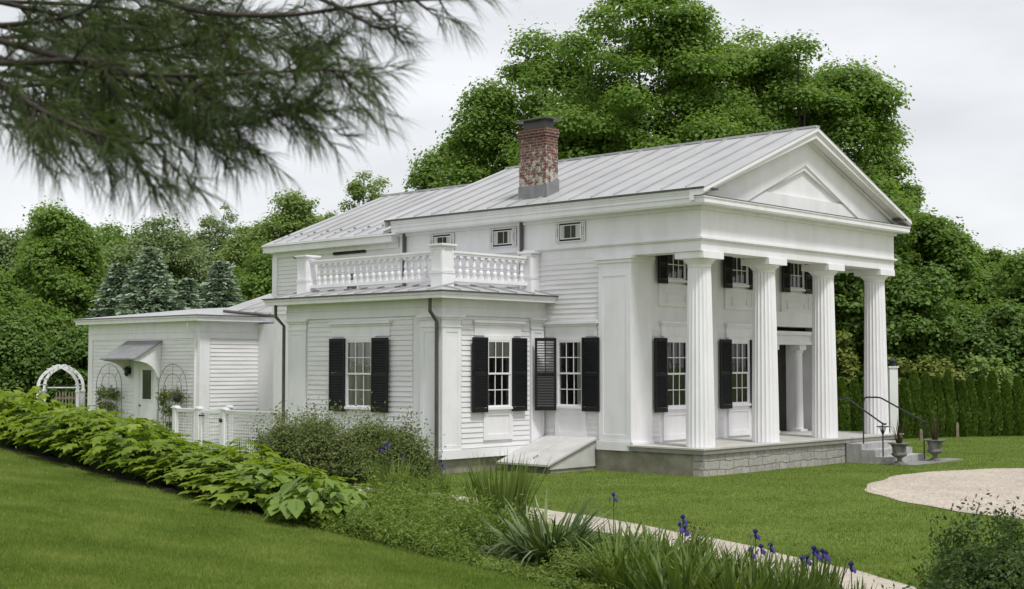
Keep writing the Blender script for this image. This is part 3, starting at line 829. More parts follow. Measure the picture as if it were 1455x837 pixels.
# entrance: a recess, its top shadow and open doorway painted dark, pilasters and side lights
ent = MB()
ent.box(5.86, 5.96, 1.93, 2.62, 0.601, 3.42); ent.box(8.34, 8.44, 1.93, 2.62, 0.601, 3.42)
ent.box(5.80, 8.50, 1.92, 2.0, 3.42, 3.47); ent.box(5.76, 8.54, 1.94, 1.998, 3.47, 3.80)
ent.box(5.96, 8.34, 2.02, 2.60, 2.94, 3.04); ent.box(5.96, 8.34, 2.06, 2.60, 3.04, 3.20); ent.box(5.96, 8.34, 1.99, 2.60, 3.20, 3.30)
eo = ent.build('entrance', WHITE3, house)
MB().box(5.96, 8.34, 2.40, 2.60, 3.30, 3.41).build('transom_shade_pane', ROOMDARK, eo)  # recess shadow and dark transom glass painted as one dark strip
MB().box(6.40, 7.66, 2.575, 2.618, 0.601, 2.94).build('doorway', ROOMDARK, eo)  # dark panel painted in for the unlit hall behind the open door
for x in (6.36, 7.72):
    c = MB(); c.lathe([(0.16, 0.0), (0.16, 0.05), (0.135, 0.07), (0.13, 0.12), (0.112, 2.05), (0.112, 2.10), (0.14, 2.16), (0.14, 2.2)], (x, 2.26, 0.602), 22)
    c.box(x - 0.16, x + 0.16, 2.10, 2.42, 2.802, 2.94); c.box(x - 0.17, x + 0.17, 2.09, 2.43, 0.602, 0.66)
    c.build('pilaster', WHITE3, eo)
for x0, x1 in ((5.98, 6.30), (7.66, 8.33)):
    d = MB(); F = ('F', 2.56)
    frame_ring(d, F, x0, x1, 0.605, 2.93, 0.08, 0.0, 0.05); d.fb(F, x0 + 0.08, x1 - 0.08, 0.69, 1.35, 0.0, 0.03)
    d.fb(F, x0 + 0.02, x1 - 0.02, 1.35, 2.9, 0.0, 0.006)
    d.build('side_light', WHITE3, eo)
d = MB(); d.box(7.60, 7.66, 2.28, 2.57, 0.605, 2.935); d.box(6.40, 6.46, 2.28, 2.57, 0.605, 2.935); d.build('door_frame', WHITE3, eo)
k = MB(); k.lathe([(0.012, 0), (0.02, 0.01), (0.03, 0.03), (0.02, 0.055)], (0, 0, 0), 10)
ko = k.build('handle', BRASS, eo); ko.location = (7.98, 2.50, 1.6); ko.rotation_euler = (R(90), 0, 0)

# attic grille windows in the frieze of the long side
def grille(u0, u1, z0, z1):
    F = SL
    o = MB(); frame_ring(o, F, u0 + 0.13, u1 - 0.13, z0 + 0.06, z1 - 0.05, 0.02, 0.0, 0.02)
    root = o.build('attic_window', WHITE3, house)
    MB().fb(F, u0, u1, z0, z1, 0.0, 0.004).build('unlit_room_backing', GREYROOM, root)  # dark sheet in place of the dim attic space
    m = MB(); m.fb(F, u0 + 0.15, u0 + 0.30, z0 + 0.08, z1 - 0.07, 0.006, 0.010)
    m.fb(F, (u0 + u1) / 2 - 0.02, (u0 + u1) / 2 - 0.005, z0 + 0.08, z1 - 0.07, 0.006, 0.014)
    m.fb(F, u1 - 0.26, u1 - 0.15, z0 + 0.08, z1 - 0.07, 0.006, 0.010)
    m.build('curtain', CURTAIN, root)
    g = MB()
    for q in (0.0, 0.05, 0.105):
        for u in (u0 + q, u1 - q): g.fb(F, u - 0.011, u + 0.011, z0, z1, 0.022, 0.045)
    for q in (0.0, 0.05, 0.10):
        for (a, b) in ((u0, u0 + 0.105), (u1 - 0.105, u1)):
            g.fb(F, a, b, z0 + q - 0.009, z0 + q + 0.009, 0.024, 0.043); g.fb(F, a, b, z1 - q - 0.009, z1 - q + 0.009, 0.024, 0.043)
    g.fb(F, u0 + 0.105, u1 - 0.105, z0 - 0.009, z0 + 0.009, 0.024, 0.043); g.fb(F, u0 + 0.105, u1 - 0.105, z1 - 0.009, z1 + 0.009, 0.024, 0.043)
    g.build('lattice', WHITE3, root)
grille(3.34, 4.26, 5.37, 5.82); grille(5.58, 6.48, 5.37, 5.82); grille(7.78, 8.68, 5.37, 5.82)

# chimney
ch = MB(); ch.box(0.30, 0.75, 4.86, 5.77, 6.3, 8.10)
cho = ch.build('chimney', BRICK, house)
c2 = MB(); c2.box(0.28, 0.77, 4.84, 5.79, 8.10, 8.17); c2.box(0.265, 0.785, 4.825, 5.805, 8.17, 8.25); c2.box(0.28, 0.77, 4.84, 5.79, 8.25, 8.31); c2.build('crown', BRICK, cho)
c3 = MB()
c3.box(0.36, 0.69, 4.95, 5.68, 8.31, 8.52)
c3.box(0.20, 0.85, 4.76, 5.87, 8.52, 8.545)
c3.add([(0.20, 4.76, 8.546), (0.85, 4.76, 8.546), (0.85, 5.87, 8.546), (0.20, 5.87, 8.546), (0.525, 5.1, 8.63), (0.525, 5.5, 8.63)], [(0, 1, 4), (1, 2, 5, 4), (2, 3, 5), (3, 0, 4, 5)])
c3.build('chimney_cap', DARKMETAL, cho)
c4 = MB(); sl_ = (ZR - ZE) / (XM + 0.37); zf = lambda x: ZE + sl_ * (x + 0.37)
c4.box(0.285, 0.298, 4.845, 5.785, zf(0.29) - 0.05, 6.88)
c4.prism([(0.285, 4.845, zf(0.285) - 0.05), (0.78, 4.845, zf(0.78) - 0.05), (0.78, 4.845, 7.06), (0.285, 4.845, 6.88)], (0, 0.013, 0))
c4.build('flashing', LEAD, cho)

# downspouts
def spout(pts, r, mat=DARKMETAL): return MB().tube(pts, r, 8).build('downspout', mat, house)
spout([(-3.72, 4.78, 3.90), (-3.72, 4.78, 3.62), (-3.57, 4.72, 3.38), (-3.565, 4.72, 0.05)], 0.042)
spout([(-3.72, 10.45, 3.90), (-3.72, 10.45, 3.62), (-3.57, 10.30, 3.38), (-3.565, 10.30, 0.05)], 0.042)
spout([(-0.06, 5.36, 5.92), (-0.06, 5.36, 4.22)], 0.05)
spout([(-0.06, 9.66, 5.92), (-0.06, 9.66, 4.25)], 0.05)
spout([(-0.90, 18.62, 3.70), (-0.90, 18.62, 3.52), (-0.73, 18.46, 3.25), (-0.73, 18.46, 0.0)], 0.04, WHITE3)

# garden wing: frieze, cornice, shallow roof, corner boards, door and canopy
mb = MB()
mb.box(-0.70, -0.665, 18.26, 24.9, 3.22, 3.75); mb.box(-0.665, 4.3, 18.265, 18.305, 3.22, 3.75)
mb.box(-0.72, -0.70, 18.24, 24.92, 3.42, 3.45); mb.box(-0.70, 4.3, 18.24, 18.265, 3.42, 3.45)
mb.box(-0.70, -0.665, 24.62, 24.9, 0.0, 3.22); mb.box(-0.70, -0.665, 18.26, 18.52, 0.0, 3.22); mb.box(-0.665, -0.32, 18.27, 18.30, 0.0, 3.22)
mb.box(2.1, 2.3, 18.27, 18.30, 0.0, 3.22)
mb.build('corner_boards', WHITE3, house)
mb = MB(); mb.box(-1.03, 6.6, 17.94, 25.2, 3.75, 3.86); mb.box(-1.07, 6.6, 17.90, 25.25, 3.86, 3.91); mb.build('cornice', WHITE3, house)
MB().box(-1.10, 6.6, 17.87, 25.28, 3.912, 3.935).build('gutter', DARKMETAL, house)
mb = MB(); A = [(-1.09, 17.88, 3.937), (6.6, 17.88, 3.937), (6.6, 25.27, 3.937), (-1.09, 25.27, 3.937)]; B = [(1.8, 20.6, 4.30), (6.6, 20.6, 4.30), (6.6, 22.4, 4.30), (1.8, 22.4, 4.30)]
mb.add(A + B, [(0, 1, 5, 4), (3, 0, 4, 7), (2, 3, 7, 6), (4, 5, 6, 7)]); mb.build('roof', METALROOF, house)
# low link roof between the wing and the rear block
mb = MB(); q = [(0.1, 18.2, 4.13), (2.6, 17.6, 3.94), (3.6, 15.55, 4.75), (2.2, 18.6, 4.72)]
mb.add(q + [(x, y, z - 0.06) for x, y, z in q], [(0, 1, 2, 3), (7, 6, 5, 4), (0, 4, 5, 1), (1, 5, 6, 2), (2, 6, 7, 3), (3, 7, 4, 0)])
for t in (0.2, 0.4, 0.6, 0.8):
    a = Vector(q[0]).lerp(Vector(q[1]), t); b = Vector(q[3]).lerp(Vector(q[2]), t)
    mb.tube([a + Vector((0, 0, 0.015)), b + Vector((0, 0, 0.015))], 0.015, 4)
lk = mb.build('roof', METALROOF, house)
MB().tube([(0.1, 18.19, 4.07), (2.6, 17.59, 3.90)], 0.05, 6).build('gutter', DARKMETAL, lk)
# door with its frame
D0, D1 = 20.74, 21.66
mb = MB(); F = WL
mb.fb(F, D0 - 0.14, D0, 0.1, 2.50, 0.0, 0.05); mb.fb(F, D1, D1 + 0.30, 0.1, 2.50, 0.0, 0.05); mb.fb(F, D0, D1, 2.36, 2.50, 0.0, 0.05)
mb.fb(F, D0, D1, 0.12, 2.36, 0.0, 0.028); mb.fb(F, D0 + 0.1, D1 - 0.1, 0.25, 1.10, 0.028, 0.04)
wd = mb.build('door', WHITE3, house)
mb = MB(); frame_ring(mb, F, 20.88, 21.50, 1.24, 2.28, 0.05, 0.028, 0.05); mb.build('frame', WHITE3, wd)
MB().fb(F, 20.93, 21.45, 1.29, 2.23, 0.029, 0.034).build('pane', basic('dark_door_glass', (0.05, 0.045, 0.05), (0.02, 0.02, 0.022), scale=2, rough=0.08, spec=0.6), wd)
k = MB(); k.lathe([(0.02, 0), (0.035, 0.02), (0.03, 0.05), (0.01, 0.06)], (0, 0, 0), 10)
ko = k.build('handle', BRASS, wd); ko.location = (-0.705, 21.58, 1.08); ko.rotation_euler = (0, R(-90), 0)
mb = MB(); C0, C1 = 20.36, 22.44
mb.prism([(-0.69, C0, 3.18), (-1.68, C0, 2.60), (-1.68, C0, 2.56), (-0.69, C0, 3.13)], (0, C1 - C0, 0))
co = mb.build('canopy', LEAD, house)
for y in (C0 + 0.08, C1 - 0.16):
    p = [(-0.69, y, 3.10), (-1.60, y, 2.575), (-1.45, y, 2.545)] + [(-0.69 - 0.72 * math.cos(a), y, 1.98 + 0.55 * math.sin(a)) for a in np.linspace(R(75), R(5), 8)][::1] + [(-0.69, y, 2.05)]
    p = [(-0.69, y, 3.10), (-1.62, y, 2.57), (-1.62, y, 2.52), (-1.40, y, 2.50), (-1.18, y, 2.44), (-1.0, y, 2.33), (-0.88, y, 2.18), (-0.80, y, 2.0), (-0.69, y, 1.98)]
    MB().prism(p, (0, 0.08, 0)).build('bracket', WHITE3, co)
mb = MB(); mb.lathe([(0.03, 0.30), (0.09, 0.26), (0.10, 0.22), (0.075, 0.2), (0.085, 0.08), (0.05, 0.02), (0.02, 0.0)], (-0.82, 22.24, 2.02), 8)
mb.tube([(-0.69, 22.24, 2.2), (-0.74, 22.24, 2.36), (-0.82, 22.24, 2.34)], 0.012, 6); mb.fb(WL, 22.19, 22.29, 2.10, 2.30, 0.025, 0.04)
mb.build('wall_lantern', IRON, house)

# cellar hatch against the bay corner
hx0, hx1, hy0, hy1 = -1.72, -0.06, 2.98, 4.55
mb = MB()
mb.box(hx0 + 0.06, -0.05, hy0 + 0.03, hy0 + 0.10, 0.04, 0.10)
mb.prism([(hx0 + 0.04, hy0 + 0.03, 0.10), (-0.055, hy0 + 0.03, 0.10), (-0.055, hy0 + 0.03, 0.62)], (0, 0.06, 0))
mb.prism([(hx0 + 0.04, hy1 - 0.09, 0.10), (-0.055, hy1 - 0.09, 0.10), (-0.055, hy1 - 0.09, 0.62)], (0, 0.06, 0))
hat = mb.build('cellar_hatch', HATCH, house)
MB().box(hx0 + 0.12, hx0 + 0.3, hy0 + 0.06, hy1 - 0.06, -0.2, 0.10).box(hx0 + 0.3, -0.05, hy0 + 0.06, hy0 + 0.2, -0.2, 0.038).build('curb', CONC, hat)
ymid = (hy0 + hy1) / 2
for a, b in ((hy0 - 0.02, ymid - 0.006), (ymid + 0.006, hy1 + 0.02)):
    d = MB(); d.prism([(hx0 - 0.06, a, 0.11), (-0.058, a, 0.655), (-0.058, a, 0.70), (hx0 - 0.06, a, 0.155)], (0, b - a, 0))
    do = d.build('hatch_door', HATCH, hat)
hh = MB(); hh.tube([(-1.50, ymid - 0.12, 0.24), (-1.50, ymid - 0.12, 0.275), (-1.36, ymid - 0.12, 0.32), (-1.36, ymid - 0.12, 0.285)], 0.009, 6)
hh.build('handle', IRON, hat)

# ------------------------------------------------------------------ stone steps, hand rails, urns, pavers
gz = -0.05
st = empty('stone_steps', local_to_world(7.05, -0.1) + (0,), HR)
tag(st, 'grey granite front steps rising to the portico floor', 'steps')
for i, (yo, z1) in enumerate(((0.0, 0.43), (-0.38, 0.285), (-0.76, 0.13))):
    MB().box(-0.98, 0.98, yo - 0.42, yo + 0.0 if i == 0 else yo + 0.01, -0.15, z1).build('step', GRANITE, st)
pv = MB()
for x0, x1, y0, y1 in ((-0.95, 0.1, -1.85, -1.22), (0.12, 1.1, -1.8, -1.22), (1.12, 1.9, -1.75, -1.3)):
    pv.box(x0, x1, y0, y1, -0.12, -0.022)
po = pv.build('slate_paving', SLATE); po.location = (*local_to_world(7.05, -0.1), 0); po.rotation_euler = (0, 0, HR); tag(po, kind='structure')
def rail(x, lab, y_bot, foot):
    r = empty('hand_rail', local_to_world(x, 0) + (0,), HR)
    tag(r, lab, 'hand rail', 'iron hand rails beside the front steps')
    m = MB(); m.tube([(0, 0.42, 1.40), (0, 0.40, 1.50), (0, 0.34, 1.545), (0, 0.0, 1.55), (0, -0.10, 1.53), (0, y_bot + 0.02, 0.96), (0, y_bot - 0.06, 0.93), (0, y_bot - 0.10, 0.95)], 0.022, 8)
    m.build('rail', IRON, r)
    MB().tube([(0, y_bot, 0.95), (0, y_bot, gz - 0.02)], 0.018, 8).build('post', IRON, r)
    MB().tube([(0, 0.42, 1.45), (0, 0.42, 0.575)], 0.018, 8).build('post', IRON, r)
    if foot:
        MB().tube([(0, -0.50, 1.28), (0, -0.50, 0.287)], 0.018, 8).build('post', IRON, r)
        s = MB(); s.box(-0.11, 0.11, y_bot - 0.11, y_bot + 0.11, 0.86, 0.885)
        for a in (-1, 1): s.tube([(0.085 * a, y_bot, 0.86), (0.05 * a, y_bot, 0.76), (0, y_bot, 0.66)], 0.010, 6); s.tube([(0, y_bot + 0.085 * a, 0.86), (0, y_bot + 0.05 * a, 0.76), (0, y_bot, 0.66)], 0.010, 6)
        s.build('boot_bracket', IRON, r)
    MB().box(-0.17, 0.17, y_bot - 0.15, y_bot + 0.15, -0.1, -0.018).build('footing', GRANITE, r)
rail(6.22, 'black iron hand rail nearer the column, with a forked plate on its lower post', -1.03, True)
rail(7.92, 'black iron hand rail on the far side of the front steps', -1.28, False)

def urn(x, y, lab, k=1.0, flip=1):
    u = empty('garden_urn', local_to_world(x, y) + (gz,), HR)
    u.scale = (k, k, k)
    tag(u, lab, 'urn', 'stone urns flanking the front steps')
    b = MB(); b.box(-0.15, 0.15, -0.15, 0.15, -0.02, 0.06)
    b.lathe([(0.13, 0.06), (0.12, 0.085), (0.06, 0.12), (0.055, 0.17), (0.09, 0.20), (0.17, 0.24), (0.20, 0.29), (0.17, 0.315), (0.165, 0.34), (0.175, 0.46), (0.21, 0.52), (0.275, 0.545), (0.28, 0.565), (0.23, 0.565), (0.2, 0.52)], (0, 0, 0), 28)
    b.build('bowl', URNM, u, True)
    rg = random.Random(int(x * 10)); V, F = [], []
    s = MB()
    for i in range(46):
        a = rg.uniform(0, 2 * PI); lean = rg.uniform(0.02, 0.35) if i < 22 else rg.uniform(0.3, 0.8)
        h = rg.uniform(0.35, 0.9) if i < 30 else rg.uniform(0.12, 0.3); bw = 0.008
        d = Vector((math.cos(a), math.sin(a), 0)); p = Vector((-d.y, d.x, 0)) * bw
        b0 = d * 0.05 + Vector((0, 0, 0.52)); m1 = b0 + d * lean * h * 0.4 + Vector((0, 0, h * 0.6)); t1 = b0 + d * lean * h + Vector((0, 0, h))
        s.add([b0 - p, b0 + p, m1 + p, m1 - p, t1], [(0, 1, 2, 3), (3, 2, 4)])
    s.build('spiky_plant', REDPLANT, u)
urn(6.05, -1.55, 'weathered stone urn with spiky dark plant, nearer the portico column', 0.97)
urn(7.75, -1.65, 'weathered stone urn with spiky dark plant, out beside the gravel', 1.0)

# white lamp post beyond the portico
lp = empty('lamp_post', (12.18, 43.6, gz)); tag(lp, 'white square lamp post with a dark lantern, behind the last column', 'lamp post')
b = MB(); b.box(-0.13, 0.13, -0.13, 0.13, -0.1, 2.35); b.box(-0.16, 0.16, -0.16, 0.16, -0.1, 0.25); b.box(-0.16, 0.16, -0.16, 0.16, 2.352, 2.40); b.build('post', WHITE3, lp)
b = MB(); b.lathe([(0.05, 2.40), (0.10, 2.43), (0.11, 2.56), (0.14, 2.58), (0.04, 2.66), (0.012, 2.70)], (0, 0, 0), 8); b.build('lantern', IRON, lp)

# ------------------------------------------------------------------ wire fence with gate, trellises, arbor, stakes, far shed
fence = empty('wire_fence', local_to_world(-3.4, 12.9) + (0,), HR)
tag(fence, 'low white fence of wire mesh panels with a gate, beside the bay wall', 'fence')
def fpost(y, x=0.0, w=0.07, top=1.20):
    p = MB(); p.box(x - w, x + w, y - w, y + w, -0.3, top); p.box(x - w - 0.035, x + w + 0.035, y - w - 0.035, y + w + 0.035, top, top + 0.035)
    p.prism([(x - w, y - w, top + 0.035), (x + w, y - w, top + 0.035), (x + w, y + w, top + 0.035), (x - w, y + w, top + 0.035)], (0, 0, 0.03))
    return p.build('post', WHITE3, fence)
ys = [2.48, 1.36, 0.17, -2.58]
for y in ys: fpost(y)
fpost(1.5, 1.1)
def wire(y0, y1, z0, z1):
    m = MB(); y = y0 + 0.03
    while y < y1: m.box(-0.006, 0.006, y - 0.009, y + 0.009, z0, z1); y += 0.08
    z = z0
    while z < z1: m.box(-0.007, 0.007, y0, y1, z - 0.009, z + 0.009); z += 0.08
    return m
def panel(y0, y1, name, gate=False):
    m = MB(); m.box(-0.045, 0.045, y0, y1, 1.10, 1.17); m.box(-0.04, 0.04, y0, y1, -0.05, 0.05)
    if not gate: m.box(-0.065, 0.065, y0, y1, 1.169, 1.195); m.box(-0.03, 0.03, y0, y0 + 0.05, 0.049, 1.101); m.box(-0.03, 0.03, y1 - 0.05, y1, 0.049, 1.101)
    if gate: m.box(-0.04, 0.04, y0, y0 + 0.09, 0.05, 1.10); m.box(-0.04, 0.04, y1 - 0.09, y1, 0.05, 1.10)
    o = m.build(name, WHITE3, fence)
    wire(y0 + (0.09 if gate else 0), y1 - (0.09 if gate else 0), 0.06, 1.10).build('wire_mesh', WHITE3, o)
    return o
panel(1.43, 2.41, 'fence_panel'); g = panel(0.26, 1.28, 'gate', True); panel(-2.51, 0.10, 'fence_panel')
m = MB(); m.box(-0.062, -0.05, 1.30, 1.36, 0.93, 1.13); m.box(-0.062, -0.05, 1.04, 1.30, 1.005, 1.045); m.build('hinge', IRON, g)
m = MB(); m.lathe([(0.015, 0), (0.055, 0.02), (0.06, 0.05), (0.03, 0.08)], (0, 0, 0), 12); lo = m.build('latch', IRON, g); lo.location = (-0.05, 0.22, 0.92); lo.rotation_euler = (0, R(-90), 0)

def leafy(name, pts, nrm, size, mat, rng, parent=None, aspect=0.55, droop=0.0):
    """one mesh of many small rhombic leaves at pts, facing about nrm"""
    n = len(pts); P = np.asarray(pts); N = np.asarray(nrm); N = N / (np.linalg.norm(N, axis=1, keepdims=True) + 1e-9)
    t = rng.normal(size=(n, 3)); t -= (t * N).sum(1, keepdims=True) * N; t /= np.linalg.norm(t, axis=1, keepdims=True) + 1e-9
    b = np.cross(N, t)
    s = size * rng.uniform(0.6, 1.35, (n, 1))
    a = t * s * 0.5; c = b * s * 0.5 * aspect
    V = np.stack([P - a, P + c - N * s * 0.08, P + a, P - c - N * s * 0.08], 1).reshape(-1, 3)
    F = np.arange(4 * n).reshape(n, 4)
    return np_obj(name, V, F, mat, parent)

def trellis(y, lab, labp, seed):
    tr = empty('garden_trellis', local_to_world(-0.82, y) + (0,), HR); tag(tr, lab, 'trellis', 'arched trellises beside the wing door')
    m = MB()
    def arch(w, h0, h1, r):
        m.tube([(0, -w, 0)] + [(0, -w * math.cos(a), h0 + (h1 - h0) * math.sin(a)) for a in np.linspace(0, PI, 17)] + [(0, w, 0)], r, 5)
    arch(0.80, 1.65, 2.42, 0.013); arch(0.50, 1.60, 2.12, 0.011)
    m.tube([(0, 0, 2.42), (0, 0, 2.12)], 0.008, 5); m.tube([(0, 0, 2.12), (0, 0, 0)], 0.007, 5)
    for s in (-1, 1):
        m.tube([(0, s * 0.56, 2.2), (0, s * 0.36, 1.95)], 0.008, 5)
        for z in (1.6, 1.1, 0.6): m.tube([(0, s * 0.8, z), (0, s * 0.5, z)], 0.008, 5)
    for z in (1.6, 1.1, 0.6): m.tube([(0, -0.5, z), (0, 0.5, z)], 0.006, 5)
    m.build('frame', basic('grey_wire', (0.22, 0.22, 0.22), (0.16, 0.16, 0.16), rough=0.5), tr)
    rg = np.random.default_rng(seed); cp = empty('climbing_plant', local_to_world(-0.86, y) + (0,), HR); tag(cp, labp, 'climbing plant', 'climbers on the arched trellises')
    pts = []
    for cy, cz, ry, rz, n in ((-0.35, 1.42, 0.4, 0.22, 150), (0.3, 1.45, 0.42, 0.2, 150), (0, 0.95, 0.65, 0.18, 140), (-0.2, 0.5, 0.5, 0.3, 140), (0.5, 1.2, 0.2, 0.3, 60)):
        pts.append(np.stack([rg.normal(0, 0.06, n), cy + rg.normal(0, ry * 0.5, n), cz + rg.normal(0, rz * 0.5, n)], 1))
    pts = np.concatenate(pts); leafy('foliage', pts, rg.normal(size=pts.shape) + np.array([-0.6, 0, 0.6]), 0.11, SHRUB, rg, cp, 0.6)
    mm = MB()
    for a in (-0.25, 0.1, 0.3): mm.tube([(0, a * 0.3, 0), (0.02, a * 1.2, 0.6), (-0.02, a * 0.7, 1.1), (0.01, a * 1.5, 1.55)], [0.012, 0.01, 0.008, 0.004], 5)
    mm.build('stem', STEM, cp)
trellis(23.33, 'arched wire trellis on the wall between the arbor and the wing door', 'thin climbing rose on the trellis nearer the white arbor', 4)
trellis(19.55, 'arched wire trellis on the wall between the wing door and the fence', 'bushier climber on the trellis between the wing door and the fence', 7)
pot = MB(); pot.lathe([(0.02, 0.0), (0.10, 0.03), (0.13, 0.12), (0.12, 0.22), (0.02, 0.25)], (0, 0, 0), 12)
po = pot.build('hanging_basket', IRON); po.location = (*local_to_world(-1.05, 18.95), 1.25)
ph = MB(); ph.tube([(0, 0, 0.25), (0, 0, 0.62), (0.12, 0.1, 0.68)], 0.006, 5); ph.build('hook', IRON, po)
tag(po, 'small dark hanging basket by the trellis near the fence', 'basket')

# rose arbor of two gothic arches joined by slats and lattice sides
arb = empty('garden_arbor', (-15.75, 47.6, -0.05), R(8)); tag(arb, 'white garden arbor of two pointed arches with lattice sides', 'arbor')
def goth(y, hw=0.66, z1=1.55, zt=2.42):
    m = MB()
    for s in (-1, 1):
        pts = [(s * hw, 0.0, -0.1), (s * hw, 0.0, z1)] + [(s * hw * (1 - tt ** 2.7), 0.0, z1 + (zt - z1) * tt ** 0.92) for tt in np.linspace(0.1, 1, 10)]
        for i in range(len(pts) - 1):
            a, b = Vector(pts[i]), Vector(pts[i + 1]); d = (b - a).normalized(); n = Vector((d.z, 0, -d.x)) * 0.05
            m.prism([a - n + Vector((0, y - 0.03, 0)), a + n + Vector((0, y - 0.03, 0)), b + n + Vector((0, y - 0.03, 0)), b - n + Vector((0, y - 0.03, 0))], (0, 0.06, 0))
        m.box(s * hw - 0.075, s * hw + 0.075, y - 0.05, y + 0.05, z1 - 0.06, z1 + 0.02)
    m.build('arch', WHITE3, arb)
goth(-0.55); goth(0.55)
for s in (-1, 1):
    for z, k in ((1.75, 0.60), (1.95, 0.55), (2.15, 0.46), (2.30, 0.34), (2.40, 0.18)):
        m = MB(); m.box(s * k - 0.02, s * k + 0.02, -0.60, 0.60, z - 0.02, z + 0.02); m.build('slat', WHITE3, arb)
    m = MB()
    for k in range(-6, 16):
        a0 = -0.52 + k * 0.11
        for sg in (1, -1):
            p0, p1 = (a0, 0.2), (a0 + sg * 1.3, 1.5)
            c = [(yy, 0.2 + (yy - a0) / sg) for yy in (-0.52, 0.52)]
            lo_, hi_ = max(-0.52, min(p0[0], p1[0])), min(0.52, max(p0[0], p1[0]))
            if hi_ - lo_ < 0.05: continue
            za, zb = 0.2 + (lo_ - a0) / sg, 0.2 + (hi_ - a0) / sg
            m.tube([(s * 0.62, lo_, za), (s * 0.62, hi_, zb)], 0.011, 4)
    m.box(s * 0.62 - 0.02, s * 0.62 + 0.02, -0.52, 0.52, 1.48, 1.53)
    m.build('lattice', WHITE3, arb)
m = MB(); m.box(-0.56, 0.56, 0.53, 0.57, 1.62, 1.66); m.build('slat', WHITE3, arb)
gt = empty('garden_gate', (-15.9, 49.4, -0.05), R(8)); tag(gt, 'pale wooden picket gate seen through the white arbor', 'gate')
m = MB()
for k in range(12): m.box(-0.6 + k * 0.11, -0.56 + k * 0.11, -0.015, 0.015, 0.1, 1.45)
m.build('pickets', WOODPOST, gt)
m = MB(); m.box(-0.65, 0.75, 0.016, 0.05, 0.35, 0.43); m.box(-0.65, 0.75, 0.016, 0.05, 1.2, 1.28); m.build('rail', WOODPOST, gt)

stakes = ((13.15, 43.9, 0.38), (15.0, 46.0, 0.5), (16.75, 47.4, 0.5))
slab = ('short weathered stake on the lawn, nearest the portico', 'weathered stake at the hedge foot, middle of three', 'weathered stake at the hedge foot, farthest from the portico')
for (x, y, h), lb in zip(stakes, slab):
    m = MB(); m.box(-0.045, 0.045, -0.045, 0.045, -0.2, h - 0.04); m.box(-0.035, 0.035, -0.035, 0.035, h - 0.04, h)
    o = m.build('wooden_stake', WOODPOST); o.location = (x, y, -0.05); tag(o, lb, 'stake', 'wooden stakes by the hedge')

shed = empty('garden_shed', (-22.2, 58, 0.4), R(20)); tag(shed, 'low shed with a tan roof at the far edge of the garden', 'shed')
m = MB(); m.box(-1.6, 1.6, -1.2, 1.2, -0.8, 1.0); m.build('wall', WOODPOST, shed)
m = MB()
for s in (-1, 1): m.prism([(s * 1.9, -1.5, 0.9), (0, -1.5, 1.75), (0, -1.5, 1.67), (s * 1.9, -1.5, 0.82)], (0, 3.0, 0))
m.build('roof', TANROOF, shed)

# ------------------------------------------------------------------ trees
def crown_points(rng, centers, radii, per, flat=0.82, shell=0.5):
    """leaf positions and facings over a cloud of clumps"""
    P, N = [], []
    for c, r, k in zip(centers, radii, per):
        d = rng.normal(size=(k, 3)); d /= np.linalg.norm(d, axis=1, keepdims=True)
        d[:, 2] = np.where(d[:, 2] < -0.35, -d[:, 2] * 0.6, d[:, 2])
        rr = r * (shell + (1 - shell) * rng.random((k, 1)) ** 0.6) * (1 + 0.18 * rng.normal(size=(k, 1)))
        q = d * rr; q[:, 2] *= flat
        P.append(c + q); nn = d * 0.8 + np.array([0, 0, 0.75]) + rng.normal(size=(k, 3)) * 0.45; N.append(nn)
    return np.concatenate(P), np.concatenate(N)

def lobed(rng, d, amp=0.16, k=7):
    """uneven radius factor in direction d"""
    ax = rng.normal(size=(k, 3)); ax /= np.linalg.norm(ax, axis=1, keepdims=True)
    return 1 + amp * np.clip((d @ ax.T - 0.55) * 3, -0.35, 1.2).sum(1) / 1.6

